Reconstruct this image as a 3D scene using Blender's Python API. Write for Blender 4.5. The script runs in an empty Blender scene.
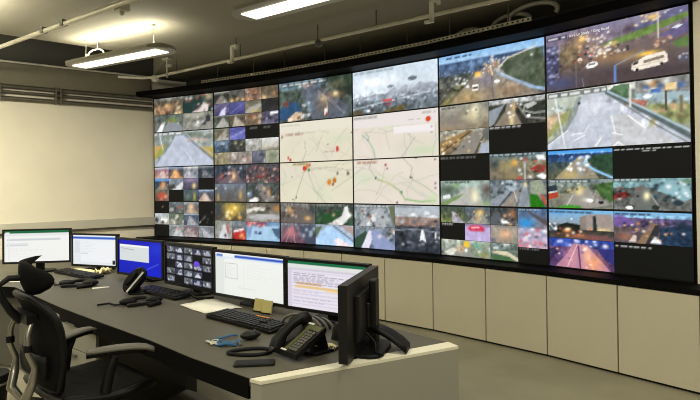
import bpy, bmesh, math, random
import numpy as np
from mathutils import Vector, Matrix
sc = bpy.context.scene
PI = math.pi
# ------------------------------------------------------------------ camera
CAMZ = 1.617
cam = bpy.data.objects.new('camera', bpy.data.cameras.new('camera'))
sc.collection.objects.link(cam)
cam.data.sensor_width = 36.0
cam.data.lens = 563.3 / 700 * 36.0
cam.data.shift_y = -(200 - 176.42) / 700
cam.data.clip_start = 0.05
cam.matrix_world = Matrix.Translation((0, 0, CAMZ)) @ Matrix.Rotation(PI / 2 + 0.0105, 4, 'X') @ Matrix.Rotation(-0.01193, 4, 'Z')
sc.camera = cam
# ------------------------------------------------------------------ world, lamps, exposure
w = bpy.data.worlds.new('world'); sc.world = w; w.use_nodes = True
w.node_tree.nodes['Background'].inputs[0].default_value = (1.0, 0.95, 0.76, 1)
w.node_tree.nodes['Background'].inputs[1].default_value = 0.06
sc.view_settings.view_transform = 'Standard'; sc.view_settings.look = 'None'
sc.view_settings.exposure = 0.0; sc.view_settings.gamma = 1.0; sc.view_settings.use_curve_mapping = False
WARM = (1.0, 0.95, 0.76)
def area(name, loc, size, power, rot=(0, 0, 0), col=WARM):
    l = bpy.data.lights.new(name, 'AREA'); l.shape = 'RECTANGLE'; l.size, l.size_y = size; l.energy = power; l.color = col
    o = bpy.data.objects.new(name, l); sc.collection.objects.link(o); o.location = loc; o.rotation_euler = rot
    return o
# the further rows of the same ceiling lamps, behind and beside the camera
for i, (x, y, p) in enumerate([(1.0, 2.2, 38), (-0.9, 1.5, 32), (-3.4, 2.9, 34), (-0.8, -2.4, 130), (-3.2, -1.2, 90), (3.0, 0.6, 30)]):
    area('room_lamp', (x, y, 2.97), (1.5, 0.25), p, (0, 0, -0.62))

# added unseen fill lights turned towards the left wall to brighten it
for x, y, p in ((-4.2, 4.7, 115), (-5.8, 3.3, 85)):
    o = area('wall_fill_light', (x, y, 2.95), (1.4, 0.25), p)
    o.rotation_euler = Vector((-0.65 * .42, 0.757 * .42, -0.9)).to_track_quat('-Z', 'Y').to_euler()
o = area('wall_fill_light', (2.1, 2.6, 3.1), (1.2, 0.25), 16); o.rotation_euler = Vector((0.5, 0.6, -0.62)).to_track_quat('-Z', 'Y').to_euler()  # added unseen fill light aimed at the right wall
area('room_lamp_up', (-3.75, 4.95, 3.07), (1.4, 0.12), 115, (PI, 0, -0.62)); area('room_lamp_up', (-5.6, 5.2, 3.07), (1.4, 0.12), 60, (PI, 0, -0.62))
sc.cycles.filter_width = 1.0
# ------------------------------------------------------------------ helpers
def srgb(h):
    if isinstance(h, str): h = tuple(int(h[i:i + 2], 16) for i in (0, 2, 4))
    return tuple((c / 255 / 12.92) if c / 255 <= 0.04045 else ((c / 255 + 0.055) / 1.055) ** 2.4 for c in h)
class MB:
    def __init__(s): s.v = []; s.f = []; s.sm = []
    def add(s, vs, fs, smooth=False):
        b = len(s.v); s.v += [tuple(v) for v in vs]
        for f in fs: s.f.append([b + i for i in f]); s.sm.append(smooth)
        return s
    def box(s, c, d, rz=0.0, M=None):
        hx, hy, hz = d[0] / 2, d[1] / 2, d[2] / 2
        vs = [Vector((x * hx, y * hy, z * hz)) for z in (-1, 1) for y in (-1, 1) for x in (-1, 1)]
        R = (M or Matrix.Rotation(rz, 4, 'Z')); C = Vector(c)
        return s.add([(R @ v) + C for v in vs], [(0, 2, 3, 1), (4, 5, 7, 6), (0, 1, 5, 4), (1, 3, 7, 5), (3, 2, 6, 7), (2, 0, 4, 6)])
    def rbox(s, c, d, r, rz=0.0, n=3, M=None, smooth=True):
        # box with its four vertical corners rounded and a small bevel at the top rim
        hx, hy, hz = d[0] / 2, d[1] / 2, d[2] / 2; r = min(r, hx, hy)
        ring = []
        for cx, cy, a0 in ((hx - r, hy - r, 0), (-hx + r, hy - r, PI / 2), (-hx + r, -hy + r, PI), (hx - r, -hy + r, 1.5 * PI)):
            for k in range(n + 1):
                a = a0 + PI / 2 * k / n; ring.append((cx + r * math.cos(a), cy + r * math.sin(a)))
        b = min(0.25 * d[2], 0.4 * r)
        lv = [(-hz, 1 - b / max(hx, hy)), (-hz + b, 1), (hz - b, 1), (hz, 1 - b / max(hx, hy))]
        R = M or Matrix.Rotation(rz, 4, 'Z'); C = Vector(c); m = len(ring); vs = []
        for z, k in lv: vs += [(R @ Vector((x * k, y * k, z))) + C for x, y in ring]
        fs = [(l * m + i, l * m + (i + 1) % m, (l + 1) * m + (i + 1) % m, (l + 1) * m + i) for l in range(3) for i in range(m)]
        fs += [tuple(range(m - 1, -1, -1)), tuple(3 * m + i for i in range(m))]
        return s.add(vs, fs, False)
    def prism(s, poly, z0, z1):
        a = sum(poly[i][0] * poly[(i + 1) % len(poly)][1] - poly[(i + 1) % len(poly)][0] * poly[i][1] for i in range(len(poly)))
        if a < 0: poly = poly[::-1]
        n = len(poly)
        vs = [(x, y, z0) for x, y in poly] + [(x, y, z1) for x, y in poly]
        fs = [tuple(range(n - 1, -1, -1)), tuple(range(n, 2 * n))] + [(i, (i + 1) % n, n + (i + 1) % n, n + i) for i in range(n)]
        return s.add(vs, fs)
    def tube(s, pts, r, n=8, cap=True, flat=1.0):
        pts = [Vector(p) for p in pts]; rs = r if isinstance(r, (list, tuple)) else [r] * len(pts)
        vs = []; up = Vector((0, 0, 1)); prev = None
        for i, p in enumerate(pts):
            t = (pts[min(i + 1, len(pts) - 1)] - pts[max(i - 1, 0)]).normalized()
            if prev is None:
                a = t.cross(up)
                if a.length < 1e-3: a = Vector((1, 0, 0))
            else:
                a = prev - t * prev.dot(t)
            a.normalize(); prev = a; b = t.cross(a)
            vs += [p + (a * math.cos(2 * PI * k / n) + b * math.sin(2 * PI * k / n) * flat) * rs[i] for k in range(n)]
        m = len(pts)
        fs = [(i * n + k, i * n + (k + 1) % n, (i + 1) * n + (k + 1) % n, (i + 1) * n + k) for i in range(m - 1) for k in range(n)]
        s.add(vs, fs, True)
        if cap:
            s.add(vs[:n], [tuple(range(n - 1, -1, -1))]); s.add(vs[-n:], [tuple(range(n))])
        return s
    def ball(s, c, r, n=12, m=8):
        r = r if isinstance(r, (list, tuple)) else (r, r, r); vs = []
        for j in range(m + 1):
            t = PI * j / m
            for k in range(n):
                a = 2 * PI * k / n; vs.append((c[0] + r[0] * math.sin(t) * math.cos(a), c[1] + r[1] * math.sin(t) * math.sin(a), c[2] + r[2] * math.cos(t)))
        fs = [(j * n + k, (j + 1) * n + k, (j + 1) * n + (k + 1) % n, j * n + (k + 1) % n) for j in range(m) for k in range(n)]
        return s.add(vs, fs, True)
    def grid(s, P, thick=None):
        # P: rows of points -> sheet; thick: offset vector gives a closed slab
        R = len(P); C = len(P[0]); vs = [v for r in P for v in r]
        fs = [(i * C + j, i * C + j + 1, (i + 1) * C + j + 1, (i + 1) * C + j) for i in range(R - 1) for j in range(C - 1)]
        if thick is None: return s.add(vs, fs, True)
        n = R * C; vs2 = [Vector(v) + (thick(Vector(v)) if callable(thick) else Vector(thick)) for v in vs]
        allf = fs + [tuple(n + i for i in f[::-1]) for f in fs]
        rim = [i for i in range(C)] + [i * C + C - 1 for i in range(1, R)] + [(R - 1) * C + j for j in range(C - 2, -1, -1)] + [i * C for i in range(R - 2, 0, -1)]
        allf += [(rim[k], n + rim[k], n + rim[(k + 1) % len(rim)], rim[(k + 1) % len(rim)]) for k in range(len(rim))]
        return s.add(list(vs) + vs2, allf, True)
    def build(s, name, m, parent=None, loc=None, rz=0.0):
        me = bpy.data.meshes.new(name); me.from_pydata([tuple(v) for v in s.v], [], s.f)
        me.polygons.foreach_set('use_smooth', s.sm); me.update()
        bm = bmesh.new(); bm.from_mesh(me); bmesh.ops.recalc_face_normals(bm, faces=bm.faces[:]); bm.to_mesh(me); bm.free()
        o = bpy.data.objects.new(name, me); sc.collection.objects.link(o)
        if m: me.materials.append(m)
        if parent: o.parent = parent
        if loc: o.location = loc
        o.rotation_euler[2] = rz
        return o
def tag(o, label=None, cat=None, group=None, kind=None):
    if label: o['label'] = label
    if cat: o['category'] = cat
    if group: o['group'] = group
    if kind: o['kind'] = kind
    return o
def thing(name, label, cat, loc=(0, 0, 0), rz=0.0, group=None):
    o = bpy.data.objects.new(name, None); sc.collection.objects.link(o); o.empty_display_size = 0.1
    o.location = loc; o.rotation_euler = (0, 0, rz)
    return tag(o, label, cat, group)
def struct(name, mb, m): return tag(mb.build(name, m), kind='structure')
def copy_tree(o, parent=None):
    c = o.copy(); sc.collection.objects.link(c)
    if parent: c.parent = parent
    for ch in list(o.children): copy_tree(ch, c)
    return c
# ------------------------------------------------------------------ materials
def mat(name, col, rough=0.6, metal=0.0, noise=0.0, scale=8.0, bump=0.0, bscale=60.0, emit=None, es=1.0, spec=0.5):
    m = bpy.data.materials.new(name); m.use_nodes = True; nt = m.node_tree; b = nt.nodes['Principled BSDF']
    c = (*srgb(col), 1); b.inputs['Base Color'].default_value = c
    b.inputs['Roughness'].default_value = rough; b.inputs['Metallic'].default_value = metal
    b.inputs['Specular IOR Level'].default_value = spec
    if noise:
        tc = nt.nodes.new('ShaderNodeTexCoord'); n = nt.nodes.new('ShaderNodeTexNoise'); n.inputs['Scale'].default_value = scale; n.inputs['Detail'].default_value = 6
        r = nt.nodes.new('ShaderNodeValToRGB')
        r.color_ramp.elements[0].position = 0.3; r.color_ramp.elements[1].position = 0.7
        r.color_ramp.elements[0].color = (*[x * (1 - noise) for x in c[:3]], 1); r.color_ramp.elements[1].color = (*[min(1, x * (1 + noise)) for x in c[:3]], 1)
        nt.links.new(tc.outputs['Object'], n.inputs['Vector']); nt.links.new(n.outputs['Fac'], r.inputs['Fac']); nt.links.new(r.outputs['Color'], b.inputs['Base Color'])
    if bump:
        tc = nt.nodes.new('ShaderNodeTexCoord'); n = nt.nodes.new('ShaderNodeTexNoise'); n.inputs['Scale'].default_value = bscale
        bp = nt.nodes.new('ShaderNodeBump'); bp.inputs['Strength'].default_value = bump; bp.inputs['Distance'].default_value = 0.01
        nt.links.new(tc.outputs['Object'], n.inputs['Vector']); nt.links.new(n.outputs['Fac'], bp.inputs['Height']); nt.links.new(bp.outputs['Normal'], b.inputs['Normal'])
    if emit:
        b.inputs['Emission Color'].default_value = (*srgb(emit), 1); b.inputs['Emission Strength'].default_value = es
    return m
M = {
 'wall': mat('cream_wall_paint', 'dcd5c2', 0.8, noise=0.03, scale=3, bump=0.05, bscale=90),
 'ceil': mat('grey_ceiling_paint', '837e6e', 0.85, noise=0.05, scale=2.5, bump=0.15, bscale=30),
 'ceild': mat('dark_recess_tone', '35332c', 0.8, noise=0.08, scale=4),  # dark tone, partly standing in for shade in recess and behind screens
 'floor': mat('worn_floor_screed', '8b8672', 0.5, noise=0.10, scale=2.6, bump=0.05, bscale=40),
 'cab': mat('cream_laminate', 'bab39c', 0.55, noise=0.02, scale=2),
 'cabin': mat('carcass_shadow_gap', '3a372c', 0.7),
 'black': mat('black_satin_plastic', '0b0b0b', 0.5, spec=0.2),
 'frame': mat('black_wall_trim', '070707', 0.6, noise=0.1, scale=20, spec=0.08),
 'bezel': mat('matt_black_bezel', '131313', 0.45, spec=0.25),
 'desk': mat('dark_grey_worktop', '504d41', 0.5, spec=0.35, noise=0.05, scale=25, bump=0.02, bscale=200),
 'edge': mat('black_desk_edging', '080808', 0.7, spec=0.06),
 'panel': mat('light_grey_panel', 'b4b0a2', 0.6, noise=0.02, scale=3),
 'endp': mat('grey_end_panel', '8e8b7f', 0.6, noise=0.02, scale=3),
 'paneltop': mat('pale_panel_top', 'd6d1bd', 0.5),
 'steel': mat('galvanised_steel', 'c6c2b2', 0.4, 0.15, noise=0.1, scale=15),
 'steelw': mat('dull_wall_conduit_steel', '6b675b', 0.35, 0.6, noise=0.15, scale=9),
 'dkpanel': mat('dark_under_desk_panel', '4c4a41', 0.65),  # dark grey with the shade under the desk put into the colour
 'beam': mat('grey_beam_paint', '77725f', 0.8, noise=0.08, scale=5),
 'fix': mat('grey_lamp_housing', '9c998c', 0.45, 0.2),
 'lampw': mat('lit_lamp_diffuser', 'ffffff', 0.5, emit='fffbe6', es=1.6),
 'white': mat('white_plastic', 'd8d4c4', 0.5),
 'mesh': mat('black_chair_mesh', '0f0f0f', 0.85, noise=0.2, scale=120, bump=0.3, bscale=250, spec=0.12),
 'chrome': mat('polished_chair_metal', '9b978c', 0.3, 0.85),
 'pad': mat('grey_arm_pad', '5a574e', 0.5),
 'rubber': mat('black_rubber', '0c0c0c', 0.6, spec=0.2),
 'key': mat('black_key_plastic', '161616', 0.5, spec=0.25),
 'kbase': mat('keyboard_base_black', '0c0c0c', 0.5, spec=0.2),
 'paper': mat('white_paper', 'e2dfd2', 0.8),
 'paper2': mat('yellowish_paper', 'd8cf9e', 0.8, noise=0.05),
 'note': mat('yellow_sticky_paper', 'b3a96a', 0.8),
 'blue': mat('blue_lanyard_cloth', '1d537c', 0.7),
 'orange': mat('orange_plastic', 'c77a22', 0.5),
 'lcd': mat('olive_phone_display', '55583c', 0.25),
 'grey': mat('mid_grey_plastic', '57564f', 0.5),
 'logo': mat('pale_print', 'c9c7bd', 0.5),
}
def screen_mat(name, blackbase='040404'):
    m = bpy.data.materials.new(name); m.use_nodes = True; nt = m.node_tree; b = nt.nodes['Principled BSDF']
    b.inputs['Base Color'].default_value = (*srgb(blackbase), 1); b.inputs['Roughness'].default_value = 0.45; b.inputs['Specular IOR Level'].default_value = 0.1
    a = nt.nodes.new('ShaderNodeVertexColor'); a.layer_name = 'picture'
    nt.links.new(a.outputs['Color'], b.inputs['Emission Color']); b.inputs['Emission Strength'].default_value = 1.0
    return m
SCREEN = screen_mat('lit_screen')
# ------------------------------------------------------------------ painting of the pictures shown on the screens
def C(h): return np.array([int(h[i:i + 2], 16) / 255 for i in (0, 2, 4)])
def vnoise(u, v, sx, sy, rng):
    gx = int(sx) + 2; gy = int(sy) + 2; g = rng.random((gy, gx))
    x = np.clip(u * sx, 0, sx - 1e-6); y = np.clip(v * sy, 0, sy - 1e-6); i = x.astype(int); j = y.astype(int); fx = x - i; fy = y - j
    return (g[j, i] * (1 - fx) + g[j, i + 1] * fx) * (1 - fy) + (g[j + 1, i] * (1 - fx) + g[j + 1, i + 1] * fx) * fy
def inside(px, py, poly):
    r = np.zeros(px.shape, bool); n = len(poly)
    for i in range(n):
        x0, y0 = poly[i]; x1, y1 = poly[(i + 1) % n]
        if y0 == y1: continue
        c = ((y0 > py) != (y1 > py)) & (px < (x1 - x0) * (py - y0) / (y1 - y0) + x0); r ^= c
    return r
def paint(nx, ny, prims, seed=0):
    rng = np.random.default_rng(seed); K = 2; a = nx / ny
    u, v = np.meshgrid((np.arange(nx * K) + .5) / (nx * K), (np.arange(ny * K) + .5) / (ny * K))
    im = np.zeros(u.shape + (3,))
    for p in prims:
        t = p[0]
        if t == 'g':
            y0, y1 = (p[3], p[4]) if len(p) > 3 else (0, 1)
            k = np.clip((v - y0) / max(y1 - y0, 1e-6), 0, 1)[..., None]; s = (v >= y0) & (v <= y1)
            im[s] = (C(p[1]) * (1 - k) + C(p[2]) * k)[s]
        elif t == 'p':
            s = inside(u, v, p[2]); al = p[3] if len(p) > 3 else 1.0; im[s] = im[s] * (1 - al) + C(p[1]) * al
        elif t == 'r':
            x0, y0, x1, y1 = p[2]; s = (u >= x0) & (u <= x1) & (v >= y0) & (v <= y1); al = p[3] if len(p) > 3 else 1.0; im[s] = im[s] * (1 - al) + C(p[1]) * al
        elif t == 'b':
            k = np.exp(-(((u - p[2]) / p[4]) ** 2 + ((v - p[3]) / p[5]) ** 2) * 1.5)[..., None] * (p[6] if len(p) > 6 else 1); im = im * (1 - k) + C(p[1]) * k
        elif t == 'e':
            s = (((u - p[2]) / p[4]) ** 2 + ((v - p[3]) / p[5]) ** 2) < 1; im[s] = C(p[1])
        elif t == 'l':
            al = p[4] if len(p) > 4 else 1.0; P = p[2]; d = np.full(u.shape, 9.0)
            for (x0, y0), (x1, y1) in zip(P, P[1:]):
                dx, dy = (x1 - x0) * a, y1 - y0; L = dx * dx + dy * dy + 1e-9
                k = np.clip(((u - x0) * a * dx + (v - y0) * dy) / L, 0, 1); d = np.minimum(d, np.hypot((u - x0) * a - k * dx, v - y0 - k * dy))
            k = (np.clip((p[3] - d) / (p[3] * .6) + .2, 0, 1) * al)[..., None]; im = im * (1 - k) + C(p[1]) * k
        elif t == 'n':
            amt, s = p[1], p[2]; x0, y0, x1, y1 = p[3] if len(p) > 3 else (0, 0, 1, 1)
            n = vnoise(u, v, s * a, s, rng) * .6 + vnoise(u, v, 2.3 * s * a, 2.3 * s, rng) * .4 - .5
            m = ((u >= x0) & (u <= x1) & (v >= y0) & (v <= y1))[..., None]; im = im * (1 + m * amt * 2 * n[..., None])
        elif t == 'c':
            n, (x0, y0, x1, y1), cols, sz = p[1:5]
            for i in range(n):
                cx, cy = rng.uniform(x0, x1), rng.uniform(y0, y1); z = sz * rng.uniform(.6, 1.4); c = C(cols[rng.integers(len(cols))])
                k = np.exp(-(((u - cx) * a / z / 1.4) ** 2 + ((v - cy) / z) ** 2))[..., None]; im = im * (1 - k) + c * k
        elif t == 'cap':      # a camera's caption line, too small to read
            x0, y0, x1, h = p[1]; x = x0; col = C(p[2] if len(p) > 2 else 'e8e8e8')
            if len(p) > 3:
                s = (u >= x0 - .01) & (u <= x1 + .01) & (v >= y0 - h * .5) & (v <= y0 + h * 1.5); im[s] = im[s] * .35 + C(p[3]) * .65
            while x < x1:
                wd = rng.uniform(.03, .10); s = (u >= x) & (u <= min(x + wd, x1)) & (v >= y0) & (v <= y0 + h); im[s] = im[s] * .25 + col * .75; x += wd + rng.uniform(.012, .03)
    im = np.clip(im, 0, 1).reshape(ny, K, nx, K, 3).mean((1, 3))
    return im
def lin(im): return np.where(im <= 0.04045, im / 12.92, ((im + 0.055) / 1.055) ** 2.4)
def picture(name, x0, x1, z0, z1, y, prims, parent, seed=0, res=60, label=None):
    """flat lit picture in the local XZ plane of a display (front is -Y); x0<x1, z0<z1"""
    nx = max(8, int((x1 - x0) * res)); ny = max(6, int((z1 - z0) * res))
    if name == 'camera_picture':
        prims = list(prims) + [('n', .08, max(6, ny / 3))]
        im = paint(nx, ny, prims, seed); g_ = im.mean(-1, keepdims=True)
        im = np.clip(g_ + (im - g_) * .86, 0, 1); im = np.clip((im - .42) * 1.15 + .42, 0.02, 1)
        im = np.where(paint(nx, ny, prims, seed).max(-1, keepdims=True) < .11, paint(nx, ny, prims, seed), im)
        im = lin(im)
    else: im = lin(paint(nx, ny, prims, seed))
    u, v = np.meshgrid(np.linspace(0, 1, nx), np.linspace(0, 1, ny))
    co = np.stack([x0 + (x1 - x0) * u, np.full(u.shape, y), z1 - (z1 - z0) * v], -1).reshape(-1, 3)
    idx = np.arange(nx * ny).reshape(ny, nx)
    q = np.stack([idx[1:, :-1], idx[1:, 1:], idx[:-1, 1:], idx[:-1, :-1]], -1).reshape(-1, 4)
    me = bpy.data.meshes.new(name); me.vertices.add(len(co)); me.vertices.foreach_set('co', co.ravel())
    me.loops.add(q.size); me.loops.foreach_set('vertex_index', q.ravel()); me.polygons.add(len(q))
    me.polygons.foreach_set('loop_start', np.arange(0, q.size, 4)); me.polygons.foreach_set('loop_total', np.full(len(q), 4)); me.update(calc_edges=True)
    at = me.color_attributes.new('picture', 'FLOAT_COLOR', 'POINT')
    at.data.foreach_set('color', np.concatenate([im.reshape(-1, 3), np.ones((nx * ny, 1))], 1).ravel().astype(np.float32))
    me.materials.append(SCREEN)
    o = bpy.data.objects.new(name, me); sc.collection.objects.link(o); o.parent = parent
    if label: o['label'] = label
    return o
# ------------------------------------------------------------------ the setting
ZF = 0.075                      # floor level
ZC = 3.29                       # underside of the ceiling slab
P = [(-3.0392, 8.744), (-1.971, 8.176), (-0.941, 7.54), (0.041, 6.833), (0.965, 6.052), (1.82, 5.196), (2.595, 4.267)]   # joints of the video wall
Q = [(-3.166, 8.506), (-2.105, 7.942), (-1.091, 7.315), (-0.125, 6.62), (0.782, 5.853), (1.62, 5.014), (2.388, 4.094)]    # front line of its plinth
dR = Vector((P[6][0] - P[5][0], P[6][1] - P[5][1])).normalized()
WD = Vector((-0.757, -0.65)); WP = Vector((-3.06, 8.76)); WN = Vector((0.65, -0.757))    # left wall: direction away from the screens, corner, normal
def wp(t, n=0.0): v = WP + WD * t + WN * n; return (v.x, v.y)
struct('floor', MB().prism([(-9.5, 10), (6.5, 10), (6.5, -3), (-9.5, -3)], ZF - 0.1, ZF), M['floor'])
struct('wall_left', MB().prism([wp(-0.8), wp(8.5), wp(8.5, -0.2), wp(-0.8, -0.2)], ZF, 4.0), M['wall'])
# ceiling slab stops short of the left wall: a dark recess runs between them
L1 = Vector((-3.821, 6.163)); LD = Vector((0.733, 0.681)).normalized()
a = L1 - LD * 6.0; b = L1 + LD * 5.0
struct('ceiling', MB().prism([(a.x, a.y), (-2.41, 7.47), wp(0.0, 0.0), (-2.3, 10), (6.5, 10), (6.5, -3), (-4, -3), (-8.5, 0)], ZC, ZC + 0.5), M['ceil'])
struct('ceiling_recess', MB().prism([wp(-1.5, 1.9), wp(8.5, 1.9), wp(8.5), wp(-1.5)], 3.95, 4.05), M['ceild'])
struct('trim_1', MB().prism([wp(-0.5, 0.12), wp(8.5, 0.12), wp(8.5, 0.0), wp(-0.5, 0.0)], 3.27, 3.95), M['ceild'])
struct('trim_7', MB().prism([wp(0.05, 0.03), wp(8.5, 0.03), wp(8.5, 0.0), wp(0.05, 0.0)], 2.975, 3.27), M['beam'])
# dado along the left wall: a shallow ledge and the dark joint below it
struct('trim_2', MB().prism([wp(0, 0.05), wp(8.5, 0.05), wp(8.5, 0.0), wp(0, 0.0)], 1.0, 1.12), M['panel'])
struct('trim_3', MB().prism([wp(0, 0.045), wp(8.5, 0.045), wp(8.5, 0.0), wp(0, 0.0)], 0.972, 1.0), M['cabin'])
# wall behind the screens and the pier right of them
back = [(p[0] + 0.32, p[1] + 0.42) for p in P]
struct('wall_back', MB().prism([(-3.3, 9.5)] + back + [(3.3, 4.6), (3.5, 5.2)] + [(p[0] + .25, p[1] + .3) for p in back[::-1]] + [(-3.3, 9.8)], ZF, ZC), M['ceild'])  # cream wall given the dark tone in place of shade
e0 = Vector(P[6]) + dR * 0.022; e1 = Vector(P[6]) + dR * 2.6; nb = Vector((-dR.y, dR.x))
struct('wall_right', MB().prism([tuple(e0), tuple(e1), tuple(e1 + nb * 0.4), tuple(e0 + nb * 0.4)], ZF, ZC), M['wall'])
# black surround of the video wall: hood above, shelf below, end cheeks
wl = wp(0.28, 0.0)
PE = Vector(P[6]) + dR * 0.022; QE = Vector(Q[6]) + dR * 0.15
struct('trim_4', MB().prism([wl] + Q[:7] + [tuple(QE), tuple(PE + nb * 0.1)] + [(p[0] + .06, p[1] + .08) for p in P[::-1]], 2.953, 3.03), M['frame'])
QF = Vector(Q[6]) + dR * 1.6; PF = Vector(P[6]) + dR * 1.6
shelf = [wl] + Q[:7] + [tuple(QF), tuple(PF + nb * 0.0)] + P[::-1]
struct('trim_5', MB().prism(shelf, 0.786, 0.822), M['frame'])
ck = MB()
ck.prism([tuple(Vector(P[6]) + dR * 0.004), tuple(PE), tuple(PE + nb * 0.1), tuple(Vector(P[6]) + dR * 0.004 + nb * 0.1)], 0.822, 2.953)
struct('trim_6', ck, M['frame'])
# ------------------------------------------------------------------ low cabinets under the screens (each unit half a screen wide)
seams = [(-3.166, 8.506), (-2.66, 8.237), (-2.118, 7.948), (-1.62, 7.642), (-1.091, 7.315), (-0.58, 6.947), (-0.111, 6.608), (0.369, 6.203), (0.837, 5.799), (1.273, 5.361), (1.70, 4.919), (2.093, 4.447), (2.466, 3.998), (2.86, 3.526)]
where = ['behind the blue screened desk monitor', 'hidden low behind the blue screened monitor', 'above the desk monitor of camera pictures', 'behind the near white page monitor, left half',
 'behind the right edge of the near white page monitor', 'behind the spreadsheet monitor with orange rows', 'just left of the back turned monitor', 'just above the back turned monitor',
 'right of the back turned monitor stand', 'behind the end of the desk panel', 'second whole one right of the desk end panel', 'below the night motorway picture at the bottom right', 'at the right edge of the view', 'beyond the right edge of the view']
for i in range(13):
    a = Vector(seams[i]); b = Vector(seams[i + 1]); d = b - a; L = d.length; rz = math.atan2(d.y, d.x)
    t = thing('low_cabinet', 'cream low cabinet ' + where[i], 'cabinet', (a.x, a.y, ZF), rz, 'row of low cabinets under the video wall')
    H = 0.786 - ZF
    MB().box((L / 2, 0.135, 0.03 + (H - 0.03) / 2), (L - 0.004, 0.22, H - 0.03)).build('carcass', M['cabin'], t)
    MB().box((L / 2, 0.011, 0.022 + (H - 0.028) / 2), (L - 0.012, 0.022, H - 0.030)).build('door', M['cab'], t)
    MB().box((L / 2, 0.13, 0.015), (L, 0.2, 0.03)).build('plinth', M['black'], t)
# ------------------------------------------------------------------ metal conduits along the left wall
t = thing('wall_conduits', 'three parallel metal conduits clipped along the top of the cream left wall', 'conduit', (*wp(0, 0), 2.74))
for k, (z, r) in enumerate([(2.945, 0.03), (2.87, 0.022), (2.785, 0.03)]):
    a = wp(0.03, 0.05); b = wp(6, 0.05)
    MB().tube([(a[0] - WP.x, a[1] - WP.y, z - 2.74), (b[0] - WP.x, b[1] - WP.y, z - 2.74)], r, 8).build('conduit', M['steelw'], t)
a = wp(0.1, 0.14); b = wp(6, 0.14); MB().tube([(a[0] - WP.x, a[1] - WP.y, 0.52), (b[0] - WP.x, b[1] - WP.y, 0.51)], 0.014, 8).build('conduit', M['steel'], t)
for s_ in (1.33, 1.39, 2.06, 3.3):
    c = wp(s_, 0.05); MB().box((c[0] - WP.x, c[1] - WP.y, 0.125), (0.022, 0.09, 0.23), math.atan2(WD.y, WD.x)).build('clip', M['steelw'], t)
# ------------------------------------------------------------------ hanging lamps
def lamp(name, label, a, b, anchor_t, dz):
    a = Vector(a); b = Vector(b); d = b - a; L = d.length; rz = math.atan2(d.y, d.x)
    t = thing(name, label, 'lamp', (a.x, a.y, a.z), rz, 'hanging strip lamps')
    W_ = 0.18
    prof = [(0, 0.02), (0.05, W_ * .6), (0.16, W_), (L - .16, W_), (L - .05, W_ * .6), (L, 0.02)]
    poly = [(x, y) for x, y in prof] + [(x, -y) for x, y in prof[::-1]]
    hb = MB(); hb.prism(poly, 0.0, 0.03)
    poly2 = [(min(max(x, .08), L - .08), y * .62) for x, y in poly]
    hb.prism(poly2, 0.03, 0.06); hb.build('housing', M['fix'], t)
    MB().box((L / 2, 0, -0.004), (L - 0.28, 0.17, 0.012)).build('diffuser', M['lampw'], t)
    MB().box((L / 2, 0, 0.063), (L - 0.3, 0.08, 0.006)).build('upper_diffuser', M['lampw'], t)
    for u in anchor_t:
        x = L * u; wbl = MB(); top = ZC - a.z
        wbl.tube([(x, 0, 0.13), (x, 0, top)], 0.0025, 5); wbl.tube([(x, 0, 0.13), (x - .05, 0.06, 0.05)], 0.0025, 5); wbl.tube([(x, 0, 0.13), (x + .05, -0.06, 0.05)], 0.0025, 5)
        wbl.build('hanging_wire', M['fix'], t); MB().tube([(x, 0, top - .02), (x, 0, top)], 0.02, 8).build('ceiling_rose', M['fix'], t)
    c = (a + b) / 2
    area('lamp_glow_down', (c.x, c.y, a.z - 0.0115), (L - .28, .17), 16, (0, 0, rz))
    area('lamp_glow_up', (c.x, c.y, a.z + 0.075), (L - .3, .07), dz, (PI, 0, rz))
lamp('strip_lamp', 'lit grey strip lamp hanging near the left wall in full view', (-3.25, 6.60, 3.0), (-1.80, 5.72, 3.0), (0.16, 0.84), 19)
lamp('strip_lamp', 'lit grey strip lamp cut off by the top edge of the view', (-0.93, 4.72, 3.0), (0.36, 3.74, 3.0), (0.14, 0.86), 6)
# ------------------------------------------------------------------ ceiling conduits, brackets, tray
t = thing('ceiling_conduit', 'steel conduit under the ceiling at the top left corner', 'conduit', (-3.754, 6.054, 3.12))
MB().tube([(-1.6, 1.22, 0), (0, 0, 0), (1.983, -1.491, 0), (3.2, -2.4, 0)], 0.022, 8).build('conduit', M['steel'], t)
for u in (0.40, 0.56): MB().box((1.983 * u, -1.491 * u, 0.01), (0.05, 0.055, 0.055), -0.64).build('clip', M['grey'], t)
MB().box((1.84, -1.30, 0.0), (0.09, 0.09, 0.06), -0.64).build('junction_box', M['steel'], t)
MB().tube([(1.84, -1.30, 0.0), (1.84, -1.30, -0.07)], [0.03, 0.012], 8).build('sprinkler_head', M['steel'], t)
MB().tube([(1.84, -1.30, 0.0), (1.84, -1.30, 0.17)], 0.008, 6).build('hanger_rod', M['grey'], t)
t = thing('ceiling_conduit', 'long steel conduit under the ceiling parallel to the video wall', 'conduit', (-2.706, 7.85, 3.12))
cd = Vector((3.972, -3.175, 0))
MB().tube([(-0.55, .10, 0.03), (-0.2, .06, 0.0), (0, 0, 0), tuple(cd), tuple(cd * 1.3)], 0.02, 8).build('conduit', M['steel'], t)
MB().ball((0.0, 0.0, -0.02), (0.055, 0.055, 0.05)).build('round_box', M['white'], t)
MB().ball((cd.x * .603, cd.y * .603, -0.03), (0.045, 0.045, 0.045)).build('round_box', M['grey'], t)
for u in (0.10, 0.355, 0.60, 0.75): MB().tube([(cd.x * u, cd.y * u, 0), (cd.x * u, cd.y * u, 0.17)], 0.006, 6).build('hanger_rod', M['grey'], t)
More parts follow.
